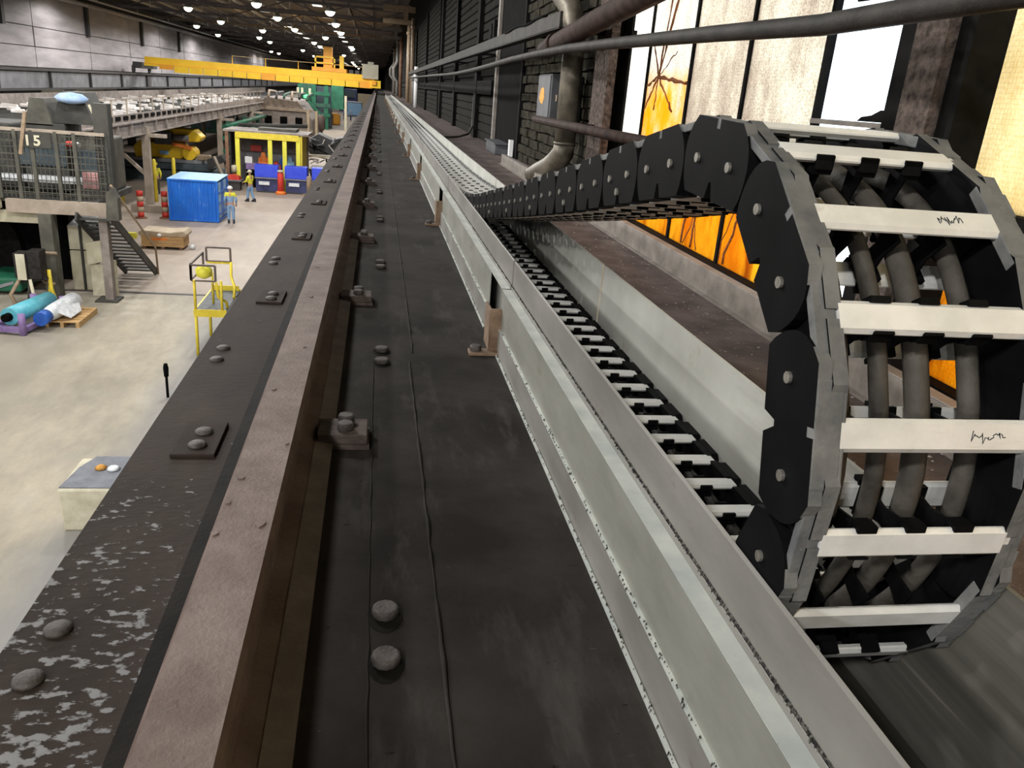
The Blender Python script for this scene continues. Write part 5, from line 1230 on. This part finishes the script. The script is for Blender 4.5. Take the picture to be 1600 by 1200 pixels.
put('tank_body', MB().prism([(-8.6, FLOOR + .1), (-6.3, FLOOR + .1), (-6.3, -5.5), (-6.8, -5.15), (-8.1, -5.15), (-8.6, -5.5)], 145, 147.5), 'crane_or', t, bevel=.08); put('foot', MB().box(-8.5, -6.4, 145.2, 147.2, FLOOR, FLOOR + .1), 'joint', t); put('centre_rib', MB().box(-7.55, -7.35, 144.9, 145.05, -6.8, -5.3), 'brownpost', t)
t = T('far_container', 'small dull blue container far away beside the girder', 'container', (-5, 191, FLOOR))
put('body', MB().box(-6.6, -3.5, 190, 196, FLOOR + .15, -4.2), 'blue_pale', t, bevel=.05); put('roof_lip', MB().box(-6.7, -3.4, 189.9, 196, -4.2, -4.05), 'steel_grey', t); put('skid', MB().box(-6.4, -3.7, 190.1, 195, FLOOR, FLOOR + .15), 'joint', t)
t = T('far_blue_press', 'dark blue machine frame beyond the blue container', 'machine', (-7, 215, FLOOR))
put('frame', MB().box(-9.5, -5.2, 215, 220, FLOOR, -1.6), 'navy', t); put('head', MB().box(-9, -5.6, 214.5, 215, -3.6, -2), 'darkteal', t); put('shed_wall', MB().box(-5.0, -1.2, 216, 218, FLOOR, -2.5), 'tarp', t)
# clutter on the far left below the runway
for i, (x, y, w, h, m, lb) in enumerate(((-19.6, 52, 2.4, 3.4, 'green', 'dark green machine cabinet at the far left edge under the runway'), (-20.5, 60, 2.6, 2.6, 'darkgreen', 'low dark green machine beyond the green cabinet'), (-20.3, 84, 3, 3.0, 'olive_dark', 'olive machine block below the runway girder'), (-20.3, 104, 3, 3.6, 'darkgreen', 'dark green block far along the left runway'))):
    t = T('machine_cabinet', lb, 'machine', (x, y, FLOOR))
    put('cabinet_body', MB().box(x - w / 2, x + w / 2, y, y + 3, FLOOR, FLOOR + h), m, t, bevel=.08); put('cabinet_top', MB().prism([(x - w / 2, FLOOR + h), (x + w / 2, FLOOR + h), (x + w / 4, FLOOR + h + .6), (x - w / 4, FLOOR + h + .6)], y + .4, y + 2.4), m, t); put('front_panel', MB().box(x - w / 3, x + w / 3, y - .06, y, FLOOR + .6, FLOOR + h - .5), 'darkteal', t)
# ================================================================ people
def skin_obj(name, joints, edges, mat, parent, root=0, sub=2, label=None):
    me = bpy.data.meshes.new(name); me.from_pydata([j[0] for j in joints], edges, []); me.materials.append(MT[mat])
    o = bpy.data.objects.new(name, me); COL.objects.link(o); o.parent = parent
    sk = o.modifiers.new('skin', 'SKIN'); sk.use_smooth_shade = True
    for i, j in enumerate(joints):
        r = j[1]; me.skin_vertices[0].data[i].radius = r if isinstance(r, tuple) else (r, r)
    me.skin_vertices[0].data[root].use_root = True
    sb = o.modifiers.new('sub', 'SUBSURF'); sb.levels = sub; sb.render_levels = sub
    if label: o['label'] = label
    return o
def hand(parent, wrist, d):
    """palm, four fingers of unequal length and a thumb, slightly curled"""
    w = Vector(wrist); d = Vector(d).normalized(); s = d.cross(Vector((0, 1, 0)))
    s = s.normalized() if s.length > .1 else Vector((1, 0, 0)); n = s.cross(d)
    J = [(tuple(w), .028), (tuple(w + d * .05), (.042, .02)), (tuple(w + d * .09), (.042, .016))]; E_ = [(0, 1), (1, 2)]
    for k, (off, L) in enumerate(((-.032, .066), (-.011, .078), (.011, .074), (.032, .058))):
        b = w + d * .095 + s * off; m = b + d * L * .55 + n * .006; e = b + d * L + n * .022; i0 = len(J)
        J += [(tuple(b), .010), (tuple(m), .009), (tuple(e), .0075)]; E_ += [(2, i0), (i0, i0 + 1), (i0 + 1, i0 + 2)]
    i0 = len(J); b = w + d * .03 + s * .04
    J += [(tuple(b), .012), (tuple(b + d * .035 + s * .018 + n * .012), .0105), (tuple(b + d * .062 + s * .014 + n * .02), .009)]; E_ += [(1, i0), (i0, i0 + 1), (i0 + 1, i0 + 2)]
    return J, E_
def person(loc, yaw, label, hat, top, legs, pose):
    """standing worker about 1.78 m: one skin surface, clothes, helmet, boots; local +y is forward"""
    t = T('person', label, 'person', loc); t.rotation_euler = (0, 0, yaw)
    J = dict(pelvis=((0, 0, .95), (.15, .11)), waist=((0, 0, 1.10), (.135, .10)), chest=((0, 0, 1.33), (.165, .12)), neck=((0, .01, 1.51), .056), skull=((0, .02, 1.60), .075), crown=((0, .02, 1.70), .085))
    for s, n in ((-1, 'l'), (1, 'r')):
        J['sh' + n] = ((s * .19, 0, 1.43), .068); J['el' + n] = (pose['el' + n], .050); J['wr' + n] = (pose['wr' + n], .034)
        J['hip' + n] = ((s * .095, 0, .90), .098); J['kn' + n] = (pose['kn' + n], .066); J['an' + n] = (pose['an' + n], .046)
    names = list(J); ix = {n: i for i, n in enumerate(names)}
    E_ = [('pelvis', 'waist'), ('waist', 'chest'), ('chest', 'neck'), ('neck', 'skull'), ('skull', 'crown')]
    for n in 'lr': E_ += [('chest', 'sh' + n), ('sh' + n, 'el' + n), ('el' + n, 'wr' + n), ('pelvis', 'hip' + n), ('hip' + n, 'kn' + n), ('kn' + n, 'an' + n)]
    joints = [J[n] for n in names]; edges = [(ix[a], ix[b]) for a, b in E_]
    for n in 'lr':
        HJ, HE = hand(t, J['wr' + n][0], Vector(J['wr' + n][0]) - Vector(J['el' + n][0])); o0 = len(joints)
        joints += HJ[1:]; mp = lambda i: ix['wr' + n] if i == 0 else o0 + i - 1
        edges += [(mp(a), mp(b)) for a, b in HE]
    skin_obj('body', joints, edges, 'skin', t, 0, 1)
    g = lambda n, k: (J[n][0], tuple(v * k for v in J[n][1]) if isinstance(J[n][1], tuple) else J[n][1] * k)
    hem = ((0, 0, .93), (.165, .125))
    skin_obj('jacket', [hem, g('waist', 1.15), g('chest', 1.12), ((0, 0, 1.47), (.085, .08)), g('shl', 1.2), g('ell', 1.3), (tuple(Vector(J['ell'][0]).lerp(Vector(J['wrl'][0]), .9)), .046), g('shr', 1.2), g('elr', 1.3), (tuple(Vector(J['elr'][0]).lerp(Vector(J['wrr'][0]), .9)), .046)],
             [(0, 1), (1, 2), (2, 3), (2, 4), (4, 5), (5, 6), (2, 7), (7, 8), (8, 9)], top[1], t, 0, 1)
    if top[0] != top[1]:
        skin_obj('hi_vis_yoke', [((0, 0, 1.20), (.172, .13)), g('chest', 1.22), ((0, 0, 1.485), (.10, .09)), g('shl', 1.32), (tuple(Vector(J['shl'][0]).lerp(Vector(J['ell'][0]), .6)), .078), g('shr', 1.32), (tuple(Vector(J['shr'][0]).lerp(Vector(J['elr'][0]), .6)), .078)],
                 [(0, 1), (1, 2), (1, 3), (3, 4), (1, 5), (5, 6)], top[0], t, 0, 1)
    skin_obj('trousers', [((0, 0, 1.02), (.155, .115)), g('pelvis', 1.1), g('hipl', 1.15), g('knl', 1.25), (tuple(Vector(J['anl'][0]) + Vector((0, 0, .03))), .066), g('hipr', 1.15), g('knr', 1.25), (tuple(Vector(J['anr'][0]) + Vector((0, 0, .03))), .066)],
             [(0, 1), (1, 2), (2, 3), (3, 4), (1, 5), (5, 6), (6, 7)], legs, t, 0, 1)
    for n in 'lr':
        a = Vector(J['an' + n][0]); z0 = a.z - .08
        mb = MB().prism([(a.y - .09, z0), (a.y + .19, z0), (a.y + .20, z0 + .05), (a.y + .10, z0 + .10), (a.y + .05, z0 + .2), (a.y - .08, z0 + .2)], a.x - .05, a.x + .05, 'x')
        b = put('boot', mb.mesh('boot', 'boot', bevel=.015), 'boot', None); b.parent = t
    hm = MB().lathe([(.135, 0), (.13, .05), (.105, .11), (.05, .145), (.01, .152)], (0, .02, 1.665), 14).prism([(.11 * math.cos(a), .13 + .10 * math.sin(a)) for a in [j * PI / 8 for j in range(9)]], 1.66, 1.672, 'z')
    h = put('helmet', hm.mesh('helmet', hat), hat, None); h.parent = t
    fm_ = MB()
    for s in (-1, 1):
        fm_.lathe([(.004, -.008), (.011, 0), (.004, .008)], (s * .03, .098, 1.625), 8)
        fm_.prism([(-.008, 1.585), (.018, 1.59), (.022, 1.64), (-.004, 1.645)], s * .084 - .008, s * .084 + .008, 'x')
    fm_.prism([(.09, 1.585), (.125, 1.588), (.10, 1.63)], -.012, .012, 'x').box(-.025, .025, .088, .10, 1.555, 1.565)
    f_ = put('face', fm_.mesh('face', 'skin'), 'skin', None); f_.parent = t
    return t
stand = dict(ell=(-.27, -.03, 1.16), elr=(.27, -.03, 1.16), wrl=(-.24, .10, .93), wrr=(.25, .10, .93), knl=(-.10, .03, .50), knr=(.11, .02, .50), anl=(-.11, -.02, .08), anr=(.12, .0, .08))
lean = dict(ell=(-.27, .05, 1.17), elr=(.27, .06, 1.18), wrl=(-.18, .30, 1.10), wrr=(.17, .32, 1.12), knl=(-.09, .12, .50), knr=(.10, -.02, .50), anl=(-.10, .14, .08), anr=(.11, -.16, .08))
person((-7.02, 41.4, FLOOR), .1, 'worker in white helmet and yellow and blue jacket with back turned by the blue container', 'white', ('hivis', 'denim'), 'denim', stand)
person((-7.2, 49.2, FLOOR), 1.0, 'worker in yellow helmet and hi-vis top walking left before the shelter', 'cream', ('hivis', 'hivis'), 'denim', lean)
person((-12.6, 50.2, FLOOR), .3, 'worker in full yellow clothing half hidden behind the gallery column', 'lemon', ('hivis', 'hivis'), 'olive_dark', stand)
person((-6.6, 172, FLOOR), .2, 'distant worker in dark clothes left of the far blue container', 'white', ('denim', 'denim'), 'navy', stand)
person((-5.2, 168, FLOOR), -.2, 'distant worker in dark clothes right of the orange tank', 'white', ('denim', 'denim'), 'navy', lean)
person((-9.6, 57.5, FLOOR), -.4, 'worker in white helmet standing behind the leaning strut by the shelter', 'white', ('tarp', 'tarp'), 'olive_dark', stand)
